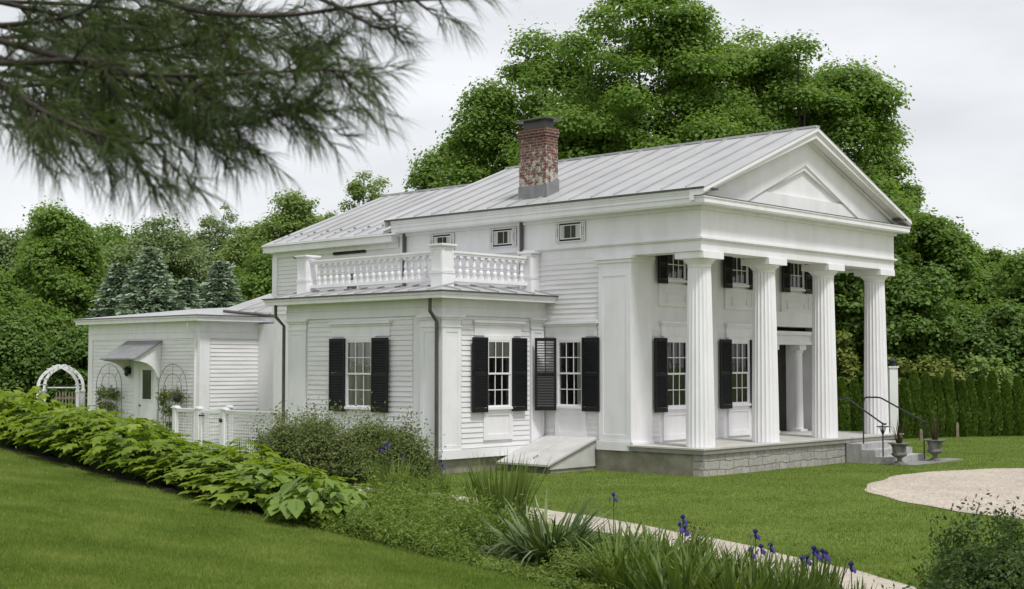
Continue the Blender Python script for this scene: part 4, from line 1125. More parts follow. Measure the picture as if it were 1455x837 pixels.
def broadleaf(name, loc, h, rad, mat, label, cat='tree', group=None, seed=0, n_leaf=40000, leaf=0.22, base=0.22, clump=0.13, n_cl=None, squash=1.0, top=1.0, gap=0.0, trunk=0.022, wx=1.0, flat=0.8):
    rng = np.random.default_rng(seed)
    root = empty(name, (loc[0], loc[1], float(ground_z(loc[0], loc[1])) - 0.05)); tag(root, label, cat, group)
    zc = h * (1 + base) / 2; rz = h * (1 - base) / 2
    ncl = n_cl or int(80 + rad * 19)
    d = rng.normal(size=(ncl, 3)); d /= np.linalg.norm(d, axis=1, keepdims=True)
    lf = lobed(rng, d)
    rr = (0.42 + 0.58 * rng.random(ncl) ** 0.45) * lf
    rr = np.where(rng.random(ncl) < gap, rr * 0.5, rr)
    cen = d * rr[:, None] * np.array([rad * wx * (1 - clump * 0.6), rad * (1 - clump * 0.6), rz * squash * (1 - clump * 0.25)])
    tz = cen[:, 2] / rz; wid = np.where(tz < 0, 1 - 0.30 * tz ** 2, 1 - (0.22 + 0.1 * top) * tz ** 2)
    cen[:, :2] *= wid[:, None]
    cen[:, 2] += zc
    cr = clump * rad * rng.uniform(0.65, 1.45, ncl) + 0.1
    w_ = cr ** 2; per = np.maximum(12, (n_leaf * w_ / w_.sum()).astype(int))
    P, N = crown_points(rng, cen, cr, per, flat)
    leafy('crown', P, N, leaf, mat, rng, root, 0.7)
    m = MB(); r0 = h * trunk
    top_p = Vector((rng.normal() * 0.3, rng.normal() * 0.3, h * 0.72))
    tp = [Vector((0, 0, -0.2)), Vector((rng.normal() * 0.08, rng.normal() * 0.08, h * 0.2)), Vector((rng.normal() * 0.25, rng.normal() * 0.25, h * 0.45)), top_p]
    m.tube(tp, [r0 * 1.25, r0, r0 * 0.7, r0 * 0.18], 9)
    pick = rng.permutation(ncl)[:min(ncl, 34)]
    for i in pick:
        c = Vector(cen[i]); f = max(0.22, min(0.9, (c.z / h) * 0.62)); zb = h * f * 0.9
        k = min(2, int(f / 0.33)); a = tp[1].lerp(tp[2], min(1, max(0, (zb - h * 0.2) / (h * 0.25)))) if zb < h * 0.45 else tp[2].lerp(tp[3], min(1, (zb - h * 0.45) / (h * 0.27)))
        mid = a.lerp(c, 0.5) + Vector((0, 0, -0.04 * h + 0.06 * h * rng.random()))
        m.tube([a, mid, c], [r0 * 0.38, r0 * 0.22, r0 * 0.05], 5, cap=False)
    m.build('trunk', BARK, root, True)
    return root

def at(px, depth): return ((px - 727.5) / 1932.85 * depth, depth)

G1, G2, G3 = 'maples behind the house', 'trees beyond the lawn', 'trees behind the garden wing'
MAPLES = [  # px, depth, height, radius, label
    (935, 55, 18.2, 4.8, 'tallest dark green maple, rising over the middle of the roof', 170000, 1.25),
    (1135, 56, 17.2, 4.7, 'broad tall maple rising behind the pediment peak', 160000, 1.15),
    (795, 57, 16.8, 4.4, 'round maple behind the brick chimney', 130000, 1.15),
    (655, 59, 13.0, 3.3, 'smaller maple over the low end of the ridge, lowest shoulder of the maple group', 70000, 1.05),
    (1055, 60, 17.2, 4.2, 'maple filling the gap between the two tallest maples', 70000, 1.1),
    (1240, 60, 13.0, 3.1, 'maple at the outer edge of the group, above the last column', 60000, 1.0)]
for i, (px, D, h, r, lb, n, wx) in enumerate(MAPLES):
    broadleaf('maple_tree', at(px, D), h, r, MAPLE, lb, 'tree', G1, seed=20 + i, n_leaf=n, leaf=0.165, base=0.16, clump=0.19, wx=wx, gap=0.05)
RIGHT = [
    (1325, 58, 8.9, 2.9, 'maple standing beyond the steps with sky gaps in its crown', MAPLE, 30000),
    (1405, 66, 8.6, 2.6, 'lower tree over the far end of the hedge', MAPLE, 22000),
    (1470, 56, 6.6, 2.8, 'tree cut by the picture edge, over the end of the hedge', MAPLE, 22000),
    (1290, 52, 6.3, 2.2, 'dark bushy tree between the last column and the hedge', DARKLEAF, 18000),
    (1215, 53, 7.5, 2.4, 'dark tree seen between the last two columns', DARKLEAF, 18000),
    (1370, 54, 4.9, 2.4, 'dark understory tree behind the hedge', DARKLEAF, 16000),
    (1440, 53, 4.4, 2.2, 'dark understory tree behind the outer end of the hedge', DARKLEAF, 16000)]
for i, (px, D, h, r, lb, mt, n) in enumerate(RIGHT):
    broadleaf('broadleaf_tree', at(px, D), h * 1.04, r, mt, lb, 'tree', G2, seed=50 + i, n_leaf=n * 2, leaf=0.18, base=0.12, clump=0.22, gap=0.08)
for i, (px, D, h, r, lb) in enumerate(((1330, 50.5, 2.75, 1.4, 'yellow green bush looking over the hedge'), (1403, 50, 3.2, 0.9, 'pale sapling standing behind the hedge'), (1262, 49, 2.7, 0.9, 'yellow green bush behind the white lamp post'), (1196, 50, 4.1, 0.7, 'light green sapling beside the third column'))):
    broadleaf('hedge_bush', at(px, D), h, r, YLEAF if i != 1 else OAK, lb, 'bush', 'bushes behind the hedge', seed=70 + i, n_leaf=4200, leaf=0.17, base=0.05, clump=0.25, n_cl=40)
LEFT = [
    (95, 68, 8.6, 3.0, 'round dense maple beside the spruces', MAPLE, 36000, 0.24, 0.20, 0.0),
    (75, 80, 10.9, 3.6, 'taller loose tree peeping over the round maple', OAK, 18000, 0.22, 0.16, 0.15),
    (20, 74, 10.7, 3.2, 'tree with a grey green top at the picture edge', OLIVE, 16000, 0.22, 0.17, 0.15),
    (-12, 60, 6.8, 2.2, 'dark tree at the picture edge beside the shed', MAPLE, 18000, 0.24, 0.2, 0.0),
    (165, 86, 11.6, 3.4, 'green tree between the round maple and the spruces', MAPLE, 18000, 0.24, 0.18, 0.1),
    (235, 84, 11.0, 3.8, 'olive brown tree behind the tall spruce', OLIVE, 20000, 0.22, 0.18, 0.05),
    (305, 92, 14.2, 2.3, 'slender thin-leaved tree with grey tint', OLIVE, 9000, 0.20, 0.16, 0.3),
    (362, 84, 12.0, 2.7, 'light green tree beside the slender one', OAK, 16000, 0.22, 0.17, 0.15),
    (412, 80, 13.4, 3.4, 'light green spreading tree next to the eave of the rear block', OAK, 19000, 0.22, 0.17, 0.15),
    (372, 72, 8.6, 3.0, 'dark green tree behind the short spruce', MAPLE, 18000, 0.24, 0.2, 0.05),
    (470, 86, 13.4, 2.9, 'green tree just over the rear ridge', OAK, 12000, 0.22, 0.18, 0.1),
    (520, 88, 15.9, 2.4, 'sparse tall tree with sky showing through, over the rear ridge', OAK, 8000, 0.21, 0.15, 0.3),
    (567, 90, 13.8, 2.0, 'sparse small tree beside the tall sparse one', OAK, 5500, 0.21, 0.16, 0.3),
    (20, 58, 4.6, 1.9, 'dark low tree behind the arbor and shed', DARKLEAF, 14000, 0.22, 0.22, 0.0),
    (110, 57, 4.0, 1.6, 'dark low tree right behind the arbor', DARKLEAF, 13000, 0.22, 0.22, 0.0),
    (195, 92, 12.0, 3.4, 'far green tree above the spruces', MAPLE, 14000, 0.24, 0.18, 0.1),
    (60, 62, 5.6, 2.0, 'leafy green tree over the white arbor', MAPLE, 16000, 0.24, 0.22, 0.0)]
for i, (px, D, h, r, lb, mt, n, lf, cl, gp) in enumerate(LEFT):
    broadleaf('broadleaf_tree', at(px, D), h, r, mt, lb, 'tree', G3, seed=90 + i, n_leaf=int(n * 2.6), leaf=lf * 0.8, base=0.08 if D < 75 else 0.15, clump=cl * 1.2, gap=gp * 0.6, trunk=0.015, flat=0.95)
tl = np.random.default_rng(9)
P, N = [], []
for k in range(260):
    px = tl.uniform(-500, 2300); D = tl.uniform(95, 118)
    hh = 5.0 + 1.6 * math.sin(px * 0.013) + tl.uniform(-1.0, 0.9) - (1.8 if px > 1150 else 0)
    x, y = at(px, D); n = 260
    d = tl.normal(size=(n, 3)); d /= np.linalg.norm(d, axis=1, keepdims=True)
    q = d * np.array([2.0, 1.6, hh * 0.5]) * (0.75 + 0.3 * tl.random((n, 1)))
    P.append(q + np.array([x, y, hh * 0.5])); N.append(d + np.array([0, 0, 0.7]) + tl.normal(size=(n, 3)) * 0.4)
tag(leafy('far_woods', np.concatenate(P), np.concatenate(N), 0.5, DARKLEAF, tl), kind='stuff')

def spruce(px, D, h, r, lb, seed):
    rng = np.random.default_rng(seed); x, y = at(px, D)
    root = empty('blue_spruce', (x, y, -0.1)); tag(root, lb, 'spruce', 'blue spruces behind the garden wing')
    P, T, br = [], [], MB()
    z = 0.5
    while z < h - 0.15:
        f = 1 - z / h; L = r * (f ** 0.85) + 0.12; nb = int(7 + 8 * f)
        ph = rng.uniform(0, 6.28)
        for k in range(nb):
            a = ph + 2 * PI * k / nb + rng.normal() * 0.15; l = L * rng.uniform(0.75, 1.15)
            n = int(20 + 44 * l); t = rng.random(n) ** 0.7
            out_ = np.array([math.cos(a), math.sin(a), 0]); side = np.array([-math.sin(a), math.cos(a), 0])
            sw = (0.10 + 0.22 * l * (1 - t) * t * 2.2) * rng.normal(size=n)
            zz = z + l * (0.10 * t - 0.42 * t ** 1.6 + 0.22 * t ** 4) - 0.10 * np.abs(rng.normal(size=n))
            p = out_[None] * (t * l)[:, None] + side[None] * sw[:, None]; p[:, 2] = zz
            P.append(p); T.append(out_[None] + side[None] * np.sign(sw)[:, None] * 0.7 + rng.normal(size=(n, 3)) * 0.3 + np.array([0, 0, -0.1]))
            if k % 2 == 0: br.tube([(0, 0, z), tuple(out_ * l * 0.5 + np.array([0, 0, z - 0.06 * l])), tuple(out_ * l * 0.9 + np.array([0, 0, z - 0.2 * l]))], [0.03, 0.02, 0.006], 4, cap=False)
        z += 0.30 * (0.55 + 0.6 * f)
    P = np.concatenate(P); T = np.concatenate(T); T /= np.linalg.norm(T, axis=1, keepdims=True); n = len(P)
    b = np.cross(T, rng.normal(size=(n, 3)) * 0.5 + np.array([0, 0, 1])); b /= np.linalg.norm(b, axis=1, keepdims=True)
    s = rng.uniform(0.18, 0.36, (n, 1)); c = b * s * 0.22
    V = np.stack([P - T * s * 0.4 - c, P - T * s * 0.4 + c, P + T * s * 0.6 + c * 0.4, P + T * s * 0.6 - c * 0.4], 1).reshape(-1, 3)
    np_obj('foliage', V, np.arange(4 * n).reshape(n, 4), SPRUCEM, root)
    br.tube([(0, 0, -0.1), (0, 0, h * 0.5), (0, 0, h)], [h * 0.02, h * 0.012, 0.01], 7); br.build('trunk', BARK, root)
spruce(213, 60, 7.9, 3.3, 'tallest blue spruce, in the middle above the wing roof', 1)
spruce(168, 63, 7.4, 3.0, 'blue spruce close behind the tallest, on the arbor side', 2)
spruce(313, 61, 7.3, 2.9, 'blue spruce with a flat dense top, nearest the rear block', 3)
spruce(266, 66, 6.9, 2.4, 'shortest blue spruce, far back between two larger ones', 4)

# arborvitae hedge, every shrub its own plant
def arbor_mesh(seed):
    rng = np.random.default_rng(seed); n = 6500; h = 2.0
    t = rng.random(n) ** 0.9; z = t * h
    r = 0.245 * np.where(t < 0.25, 0.78 + 0.88 * t, 1.0) * (1 - np.clip((t - 0.35) / 0.65, 0, 1) ** 1.7 * 0.88)
    a = rng.random(n) * 2 * PI; rr = r * (0.72 + 0.33 * rng.random(n)) * (1 + 0.12 * np.sin(a * 5 + z * 4))
    P = np.stack([rr * np.cos(a), rr * np.sin(a), z], 1)
    out_ = np.stack([np.cos(a), np.sin(a), np.zeros(n)], 1)
    T = out_ * 0.35 + np.array([0, 0, 1.0]) + rng.normal(size=(n, 3)) * 0.28; T /= np.linalg.norm(T, axis=1, keepdims=True)
    b = np.cross(T, out_ + rng.normal(size=(n, 3)) * 0.6); b /= np.linalg.norm(b, axis=1, keepdims=True)
    s = rng.uniform(0.07, 0.15, (n, 1)); c = b * s * 0.25
    V = np.stack([P - c * 0.5, P + T * s * 0.5 + c, P + T * s, P + T * s * 0.5 - c], 1).reshape(-1, 3)
    return V, np.arange(4 * n).reshape(n, 4)
hv = [arbor_mesh(s) for s in range(4)]
hm = None
hedge_protos = []
hr = random.Random(8)
h0, h1 = np.array((9.4, 43.9)), np.array((20.2, 48.4))
NH = 25
for i in range(NH):
    q = h0 + (h1 - h0) * i / (NH - 1)
    if i < 4:
        root = empty('arborvitae'); np_obj('foliage', *hv[i], ARBOR, root); MB().tube([(0, 0, -0.1), (0, 0, 1.5)], [0.05, 0.015], 6).build('trunk', BARK, root); hedge_protos.append(root)
    else: root = copy_tree(hedge_protos[hr.randrange(4)])
    root.location = (q[0] + hr.uniform(-0.06, 0.06), q[1] + hr.uniform(-0.1, 0.1), -0.05)
    k = hr.uniform(0.92, 1.12); root.scale = (hr.uniform(0.9, 1.08), 1.0, k); root.rotation_euler = (0, 0, hr.uniform(0, 6.28))
    tag(root, 'dark green arborvitae in the clipped hedge beyond the lawn', 'hedge shrub', 'arborvitae hedge beyond the lawn')

# ------------------------------------------------------------------ garden plants along the lawn edge
def rosette(rng, n, spread, h, leaf, lobes, mat, parent, name='foliage', droop=0.5):
    """big soft leaves on arching stalks; each leaf a folded fan of lobes"""
    V, F = [], []; stems = MB()
    for i in range(n):
        a = rng.uniform(0, 2 * PI); u = rng.random() ** 0.6
        base = np.array([math.cos(a), math.sin(a), 0]) * 0.06
        tip = np.array([math.cos(a) * spread * u, math.sin(a) * spread * u, h * (1.0 - 0.42 * u * u) * rng.uniform(0.62, 1.08)])
        if i % 2 == 0: stems.tube([tuple(base), tuple((base + tip) / 2 + np.array([0, 0, 0.10 * h])), tuple(tip)], [0.008, 0.006, 0.004], 4, cap=False)
        L = leaf * rng.uniform(0.45, 1.3)
        az = a + rng.normal() * 0.7
        d = np.array([math.cos(az), math.sin(az), -droop * rng.uniform(0.1, 1.1)]); d /= np.linalg.norm(d)
        s = np.cross(d, [0, 0, 1.0]); s /= np.linalg.norm(s); up = np.cross(s, d)
        o = len(V)
        if lobes == 1:
            pr = [(0, 0, 0), (0.22, 0.30, 0.05), (0.55, 0.36, 0.03), (0.85, 0.16, -0.05), (1.05, 0, -0.14), (0.85, -0.16, -0.05), (0.55, -0.36, 0.03), (0.22, -0.30, 0.05), (0.5, 0, -0.06)]
        else:
            pr = [(0, 0, 0), (-0.02, 0.30, 0.00), (0.34, 0.52, -0.06), (0.40, 0.24, 0.05), (0.80, 0.33, -0.08), (0.80, 0.14, 0.0), (1.15, 0, -0.18), (0.80, -0.14, 0.0), (0.80, -0.33, -0.08), (0.40, -0.24, 0.05), (0.34, -0.52, -0.06), (-0.02, -0.30, 0.00), (0.42, 0, -0.07)]
        for x, y, z in pr: V.append(tip + (d * x + s * y + up * z) * L)
        k = len(pr) - 1
        for j in range(k): F.append((o + j, o + (j + 1) % k, o + k))
    np_obj(name, np.array(V), np.array(F), mat, parent)
    stems.build('stems', STEM, parent)

pr_ = np.random.default_rng(12)
protos = []
for k in range(5):
    r_ = empty('leafy_perennial'); rosette(pr_, 120, 0.60, 1.0, 0.235, 3, BIGLEAF, r_); protos.append(r_)
bz = random.Random(4); used = 0
for row, s0 in enumerate((0.55, 1.15, 1.8)):
    t = (4.45, 5.3, 6.2)[row]
    while t < 16.5:
        x, y = bed_pt(t, s0 + bz.uniform(-0.12, 0.12)); hgt = 0.52 + 0.062 * (t - 3.5) - 0.0012 * (t - 3.5) ** 2 + bz.uniform(-0.06, 0.08)
        if row == 0: hgt *= 0.86
        if used < 5: o = protos[used]
        else: o = copy_tree(protos[bz.randrange(5)])
        used += 1
        o.location = (x, y, float(ground_z(x, y)) - 0.03); o.rotation_euler = (0, 0, bz.uniform(0, 6.28)); k = bz.uniform(0.78, 1.2); o.scale = (k, k, hgt * bz.uniform(0.86, 1.12))
        tag(o, 'big-leaved bright green perennial in the row along the lawn edge', 'leafy plant', 'leafy perennials along the lawn edge')
        t += 0.66 + bz.uniform(-0.08, 0.1)
for (px, D, k, lb, sd) in ((452, 16.6, 0.62, 'yellow green plant with drooping fingered leaves at the end of the leafy row', 31), (385, 17.6, 0.56, 'yellow green plant, second from the end of the leafy row', 32), (345, 18.6, 0.55, 'yellow green plant, third from the end of the leafy row', 33)):
    x, y = at(px, D); r_ = empty('leafy_perennial', (x, y, float(ground_z(x, y)) - 0.02)); tag(r_, lb, 'leafy plant', 'yellow green plants ending the row')
    rosette(np.random.default_rng(sd), 110, 0.55, 0.62 * k / 0.62, 0.24, 1, HELLE, r_, droop=0.9)

# evergreen shrubs in front of the bay
def shrub(name, x, y, rx, ry, h, mat, label, n, leaf, seed, ncl=70, cat='shrub', group=None, asp=0.45, loose=0.15):
    rng = np.random.default_rng(seed); root = empty(name, (x, y, float(ground_z(x, y)) - 0.03)); tag(root, label, cat, group)
    d = rng.normal(size=(ncl, 3)); d /= np.linalg.norm(d, axis=1, keepdims=True); d[:, 2] = np.abs(d[:, 2])
    cen = d * (0.35 + 0.6 * rng.random((ncl, 1)) ** 0.6) * np.array([rx, ry, h]) * 0.86; cr_ = 0.2 * h * rng.uniform(0.7, 1.35, ncl) + 0.03
    P, N = crown_points(rng, cen, cr_, np.full(ncl, n // ncl), flat=0.8)
    sp = rng.integers(0, ncl, int(n * loose)); dirs = d[sp] * 0.8 + np.array([0, 0, 0.5]) + rng.normal(size=(len(sp), 3)) * 0.25; ex = cen[sp] + dirs * (cr_[sp] * rng.uniform(0.7, 1.35, len(sp)))[:, None]
    P = np.concatenate([P, ex]); N = np.concatenate([N, rng.normal(size=ex.shape)])
    P[:, 2] = np.abs(P[:, 2])
    leafy('foliage', P, N, leaf, mat, rng, root, asp)
    m = MB()
    for i in range(14):
        c = cen[i]; m.tube([(c[0] * 0.08, c[1] * 0.08, -0.05), tuple(c * 0.5 + np.array([0, 0, 0.05])), tuple(c)], [0.018, 0.012, 0.004], 5, cap=False)
    m.build('stems', BARK, root)
    return root
shrub('flowering_shrub', *at(432, 29.2), 1.2, 0.9, 1.45, SHRUB, 'olive green shrub in front of the bay window, on the fence side', 60000, 0.066, 1, ncl=110, loose=0.07)
shrub('flowering_shrub', *at(538, 28.4), 1.2, 0.9, 1.42, SHRUB, 'wider olive green shrub in front of the bay corner', 60000, 0.066, 2, ncl=110, loose=0.07)
shrub('boxwood_shrub', *at(836, 14.0), 0.50, 0.4, 0.42, FERN, 'small bright green boxwood in front of the strappy grey green plant', 12000, 0.032, 3)
shrub('dark_shrub', 4.3, 11.4, 1.6, 1.0, 1.12, DARKSHRUB, 'dark green shrub filling the near corner by the path', 130000, 0.045, 4, ncl=150, loose=0.12)
shrub('bronze_shrub', *at(985, 17.9), 0.22, 0.2, 0.50, REDPLANT, 'little bronze leaved shrub beside the path and violet irises', 260, 0.05, 6, ncl=14)

for i, (px, D, h, r, lb) in enumerate(((592, 22.6, 0.62, 0.5, 'tallest feathery perennial between the violet irises and the path'), (628, 21.6, 0.50, 0.45, 'feathery perennial in the middle of three beside the path'), (664, 20.2, 0.40, 0.4, 'feathery perennial next to the tall upright iris blades'), (560, 23.5, 0.55, 0.5, 'feathery perennial at the foot of the violet irises'))):
    shrub('feathery_perennial', *at(px, D), r, r, h, FERN, lb, 7000, 0.055, 40 + i, ncl=36, cat='perennial', group='feathery perennials by the path', asp=0.25, loose=0.5)

# low feathery ground cover between the leafy row and the irises: nobody could count it
g = np.random.default_rng(21); P, N = [], []
for k in range(900):
    t = g.uniform(1.7, 4.9); s = g.uniform(0.12, 2.3)
    if t < 2.7 - 0.25 * s and s > 0.35 + 0.45 * g.random(): continue
    x, y = bed_pt(t, s)
    if math.hypot(x + 0.14, y - 17.5) < 0.45: continue
    hh = (0.16 + 0.30 * min(1, s / 1.4)) * g.uniform(0.45, 1.5) * (1.1 if t > 1.5 else 0.5); z = float(ground_z(x, y)); n = 110
    d = g.normal(size=(n, 3)); d /= np.linalg.norm(d, axis=1, keepdims=True); d[:, 2] = np.abs(d[:, 2])
    wob = np.array([0.13, 0.13, hh])
    P.append(np.array([x, y, z]) + d * wob * (0.5 + 0.6 * g.random((n, 1)))); N.append(d * 0.7 + g.normal(size=(n, 3)) * 0.6 + np.array([0, 0, 0.35]))
for k in range(150):
    x, y = bed_pt(g.uniform(-0.6, 2.0), 0.08 + abs(g.normal()) * 0.28); n = 26; z = float(ground_z(x, y))
    d = g.normal(size=(n, 3)); d /= np.linalg.norm(d, axis=1, keepdims=True); d[:, 2] = np.abs(d[:, 2])
    P.append(np.array([x, y, z]) + d * np.array([0.10, 0.10, 0.09]) * g.uniform(0.5, 1.5)); N.append(d * 0.5 + g.normal(size=(n, 3)) * 0.6 + np.array([0, 0, 0.5]))
tag(leafy('ground_cover', np.concatenate(P), np.concatenate(N), 0.060, FERN, g, None, 0.28), kind='stuff')

# strap-leaved plants
def blades(rng, n, h, w_, spread, mat, parent, name='blades', curve=0.5, base_r=0.12, seg=6):
    V, F = [], []
    for i in range(n):
        a = rng.uniform(0, 2 * PI); b0 = np.array([math.cos(a), math.sin(a), 0]) * base_r * math.sqrt(rng.random())
        az = a + rng.normal() * 0.5; L = h * rng.uniform(0.55, 1.1); lean = spread * rng.uniform(0.1, 1.0); cv = curve * rng.uniform(0.1, 1.3)
        d = np.array([math.cos(az), math.sin(az), 0]); s = np.array([-d[1], d[0], 0]); tw = rng.normal() * 0.5
        s = s * math.cos(tw) + d * math.sin(tw); W_ = w_ * rng.uniform(0.7, 1.2); o = len(V); p = b0.copy(); th = lean
        for k in range(seg + 1):
            u = k / seg; ww = W_ * (0.75 + 0.5 * u) * (1 - u ** 3) * 0.5 + 0.0006
            V += [p - s * ww, p + s * ww]
            th2 = min(2.5, th + cv * u); p = p + (d * math.sin(th2) + np.array([0, 0, 1]) * math.cos(th2)) * L / seg
        for k in range(seg): F.append((o + 2 * k, o + 2 * k + 1, o + 2 * k + 3, o + 2 * k + 2))
    np_obj(name, np.array(V), np.array(F), mat, parent)

flower_me = None
def flower(parent, x, y, z, k, rng):
    """iris bloom: three upright petals, three hanging ones, on its stalk"""
    V, F = [], []
    for q in range(3):
        a = 2 * PI * q / 3 + rng.uniform(-0.2, 0.2)
        for up in (1, 0):
            d = np.array([math.cos(a + (0 if up else PI / 3)), math.sin(a + (0 if up else PI / 3)), 0]); s = np.array([-d[1], d[0], 0]); o = len(V)
            pr = [(0, 0, 0), (0.35, 0.5, 0.5), (0.42, 0.8, 0.72), (0.15, 1.15, 0.3)] if up else [(0, 0, 0), (0.55, 0.12, 0.45), (1.0, -0.35, 0.8), (1.05, -0.95, 0.35)]
            for r1, h1, w1 in pr:
                V += [d * r1 * 0.05 * k - s * w1 * 0.035 * k + np.array([0, 0, h1 * 0.055 * k]), d * r1 * 0.05 * k + s * w1 * 0.035 * k + np.array([0, 0, h1 * 0.055 * k])]
            for j in range(3): F.append((o + 2 * j, o + 2 * j + 1, o + 2 * j + 3, o + 2 * j + 2))
    o = np_obj('flower', np.array(V) + np.array([x, y, z]), np.array(F), PETAL, parent)
    MB().tube([(x * 0.3, y * 0.3, 0), (x * 0.8, y * 0.8, z * 0.6), (x, y, z)], [0.007, 0.006, 0.005], 5).build('stalk', STEM, o)

def iris(px, D, n, h, label, fl=(), seed=0, w_=0.028, spread=0.35, mat=IRISL, base_r=0.16, curve=0.35, group='iris clumps in the garden bed', name='iris_clump', cat='iris'):
    x, y = at(px, D); r_ = empty(name, (x, y, float(ground_z(x, y)) - 0.02)); tag(r_, label, cat, group); rng = np.random.default_rng(seed)
    blades(rng, n, h, w_, spread, mat, r_, curve=curve, base_r=base_r)
    for (fpx, fpy) in fl:      # bloom offset: metres across and metres up
        flower(r_, fpx, rng.uniform(-0.1, 0.1), fpy, 0.95, rng)
    return r_
iris(560, 26.2, 120, 0.80, 'iris clump with violet blooms in front of the olive shrubs', ((-0.24, 0.86), (-0.12, 0.93), (-0.17, 0.89), (0.17, 0.70)), 1, base_r=0.45, spread=0.4)
iris(628, 26.9, 30, 0.45, 'small iris clump with one bloom at the foot of the downspout', ((0.0, 0.54), (0.03, 0.46)), 2)
iris(712, 17.5, 300, 1.22, 'tall upright iris clump with no bloom, standing behind the feathery ground cover', (), 3, spread=0.24, base_r=0.27, w_=0.030)
iris(655, 18.6, 45, 0.66, 'thin low iris clump beside the tall upright one', (), 4, spread=0.4, base_r=0.25, w_=0.02)
iris(868, 15.9, 120, 0.72, 'iris clump by the strappy plant with a single bloom on a long stalk', ((0.02, 0.90),), 5, spread=0.55, curve=0.8, base_r=0.3, w_=0.034)
iris(930, 14.9, 150, 0.82, 'dense arching iris clump without blooms beside the path', (), 6, spread=0.6, curve=1.0, base_r=0.32, w_=0.036)
iris(965, 14.5, 130, 0.74, 'iris clump with a knot of three blooms next to the bronze shrub', ((-0.0, 0.70), (0.06, 0.66), (0.03, 0.78)), 7, spread=0.5, curve=0.7, base_r=0.3, w_=0.034)
iris(1010, 13.8, 150, 0.74, 'arching iris clump without blooms at the near end of the bed', (), 8, spread=0.6, curve=0.9, base_r=0.34, w_=0.036)
iris(1070, 14.1, 150, 0.64, 'iris clump with three spaced blooms against the path', ((0.02, 0.72), (0.06, 0.58), (0.15, 0.60), (-0.06, 0.55)), 9, spread=0.36, base_r=0.3, w_=0.030)
iris(1148, 13.9, 120, 0.60, 'iris clump with the largest cluster of blooms, over the path', ((-0.10, 0.50), (-0.02, 0.49), (0.02, 0.60), (0.05, 0.57), (0.13, 0.56), (0.18, 0.53)), 10, spread=0.33, base_r=0.28)
iris(1208, 13.6, 22, 0.40, 'sparse iris with one bloom, last before the dark shrub', ((0.0, 0.46),), 11, spread=0.3, base_r=0.15)
iris(1115, 12.9, 150, 0.66, 'green iris blades at the bottom of the bed below the blooms', (), 12, spread=0.4, base_r=0.34, w_=0.030)
iris(890, 13.6, 120, 0.70, 'broad arching iris fan below the dense clump', (), 13, spread=0.7, curve=1.1, base_r=0.28, w_=0.038)
iris(1175, 12.7, 90, 0.50, 'short iris blades nearest the dark shrub', (), 14, spread=0.32, base_r=0.28)
iris(1050, 12.7, 130, 0.72, 'iris blades at the very front edge of the bed', (), 15, spread=0.5, base_r=0.34, curve=0.8, w_=0.034)
iris(960, 12.9, 120, 0.70, 'iris fan at the picture bottom in front of the bronze shrub', (), 16, spread=0.55, base_r=0.3, curve=0.9, w_=0.036)
iris(782, 15.0, 430, 0.90, 'large fountain of strappy grey green blades in the middle of the bed', (), 20, w_=0.046, spread=0.95, mat=YUCCA, base_r=0.28, curve=2.3, group='strappy plants', name='yucca_plant', cat='yucca')
iris(850, 14.9, 170, 0.74, 'smaller strappy grey green plant beside the large fountain', (), 21, w_=0.036, spread=0.85, mat=YUCCA, base_r=0.24, curve=2.2, group='strappy plants', name='yucca_plant', cat='yucca')

# ------------------------------------------------------------------ mown grass blades: one uncountable layer
def grass(rng, X, Y, h, w_, name):
    n = len(X); Z = ground_z(X, Y); a = rng.random(n) * 2 * PI; ln = rng.normal(size=(n, 2)) * 0.45
    hh = h * rng.uniform(0.5, 1.3, n); c, s = np.cos(a) * w_ / 2, np.sin(a) * w_ / 2
    B = np.stack([X, Y, Z - 0.004], 1)
    V = np.stack([B + np.stack([c, s, 0 * c], 1), B - np.stack([c, s, 0 * c], 1), B + np.stack([ln[:, 0] * hh, ln[:, 1] * hh, hh], 1)], 1).reshape(-1, 3)
    return tag(np_obj(name, V, np.arange(3 * n).reshape(n, 3), BLADE), kind='stuff')
g = np.random.default_rng(33)
n = 1100000
D = 8.3 + 19 * g.random(n) ** 1.1; X = (g.random(n) * 1.14 - 0.57) * 0.78 * D
keep = (bed_s(X, D) < 0.10 + 0.05 * np.sin(D * 7) + g.normal(size=n) * 0.03) & (X < 2.5)
gg = grass(g, X[keep], D[keep], 0.038, 0.0065, 'grass_blades')
n = 520000
D = 15 + 33 * g.random(n) ** 1.2; X = (g.random(n) * 1.1 - 0.55) * 0.78 * D
pp = np.array([path_pt(a) for a in np.linspace(0, 1, 80)])
dist = np.full(n, 9.0)
for q in pp: dist = np.minimum(dist, np.hypot(X - q[0], D - q[1]))
ca, sa = math.cos(HR), math.sin(HR)
lx = (X - 4.1872) * ca + (D - 30) * sa; ly = -(X - 4.1872) * sa + (D - 30) * ca
inhouse = ((lx > -0.15) & (ly > -0.15) & (lx < 9.1)) | ((lx > -3.55) & (ly > 4.5) & (lx <= 0)) | ((lx > -1.8) & (ly > 2.9) & (lx <= 0)) | ((lx > 6.0) & (lx < 8.1) & (ly > -1.25)) | ((lx > 6.05) & (lx < 9.0) & (ly > -1.97) & (ly < 0))
keep = (dist > 0.56 + 0.05 * g.normal(size=n)) & (np.hypot(X - GC[0], D - GC[1]) > GR - 0.02 + 0.09 * g.normal(size=n)) & ~inhouse & (X > -0.30 * D * 0 - 3.5) & (bed_s(X, D) > 2.9)
grass(g, X[keep], D[keep], 0.040, 0.012, 'grass_blades')

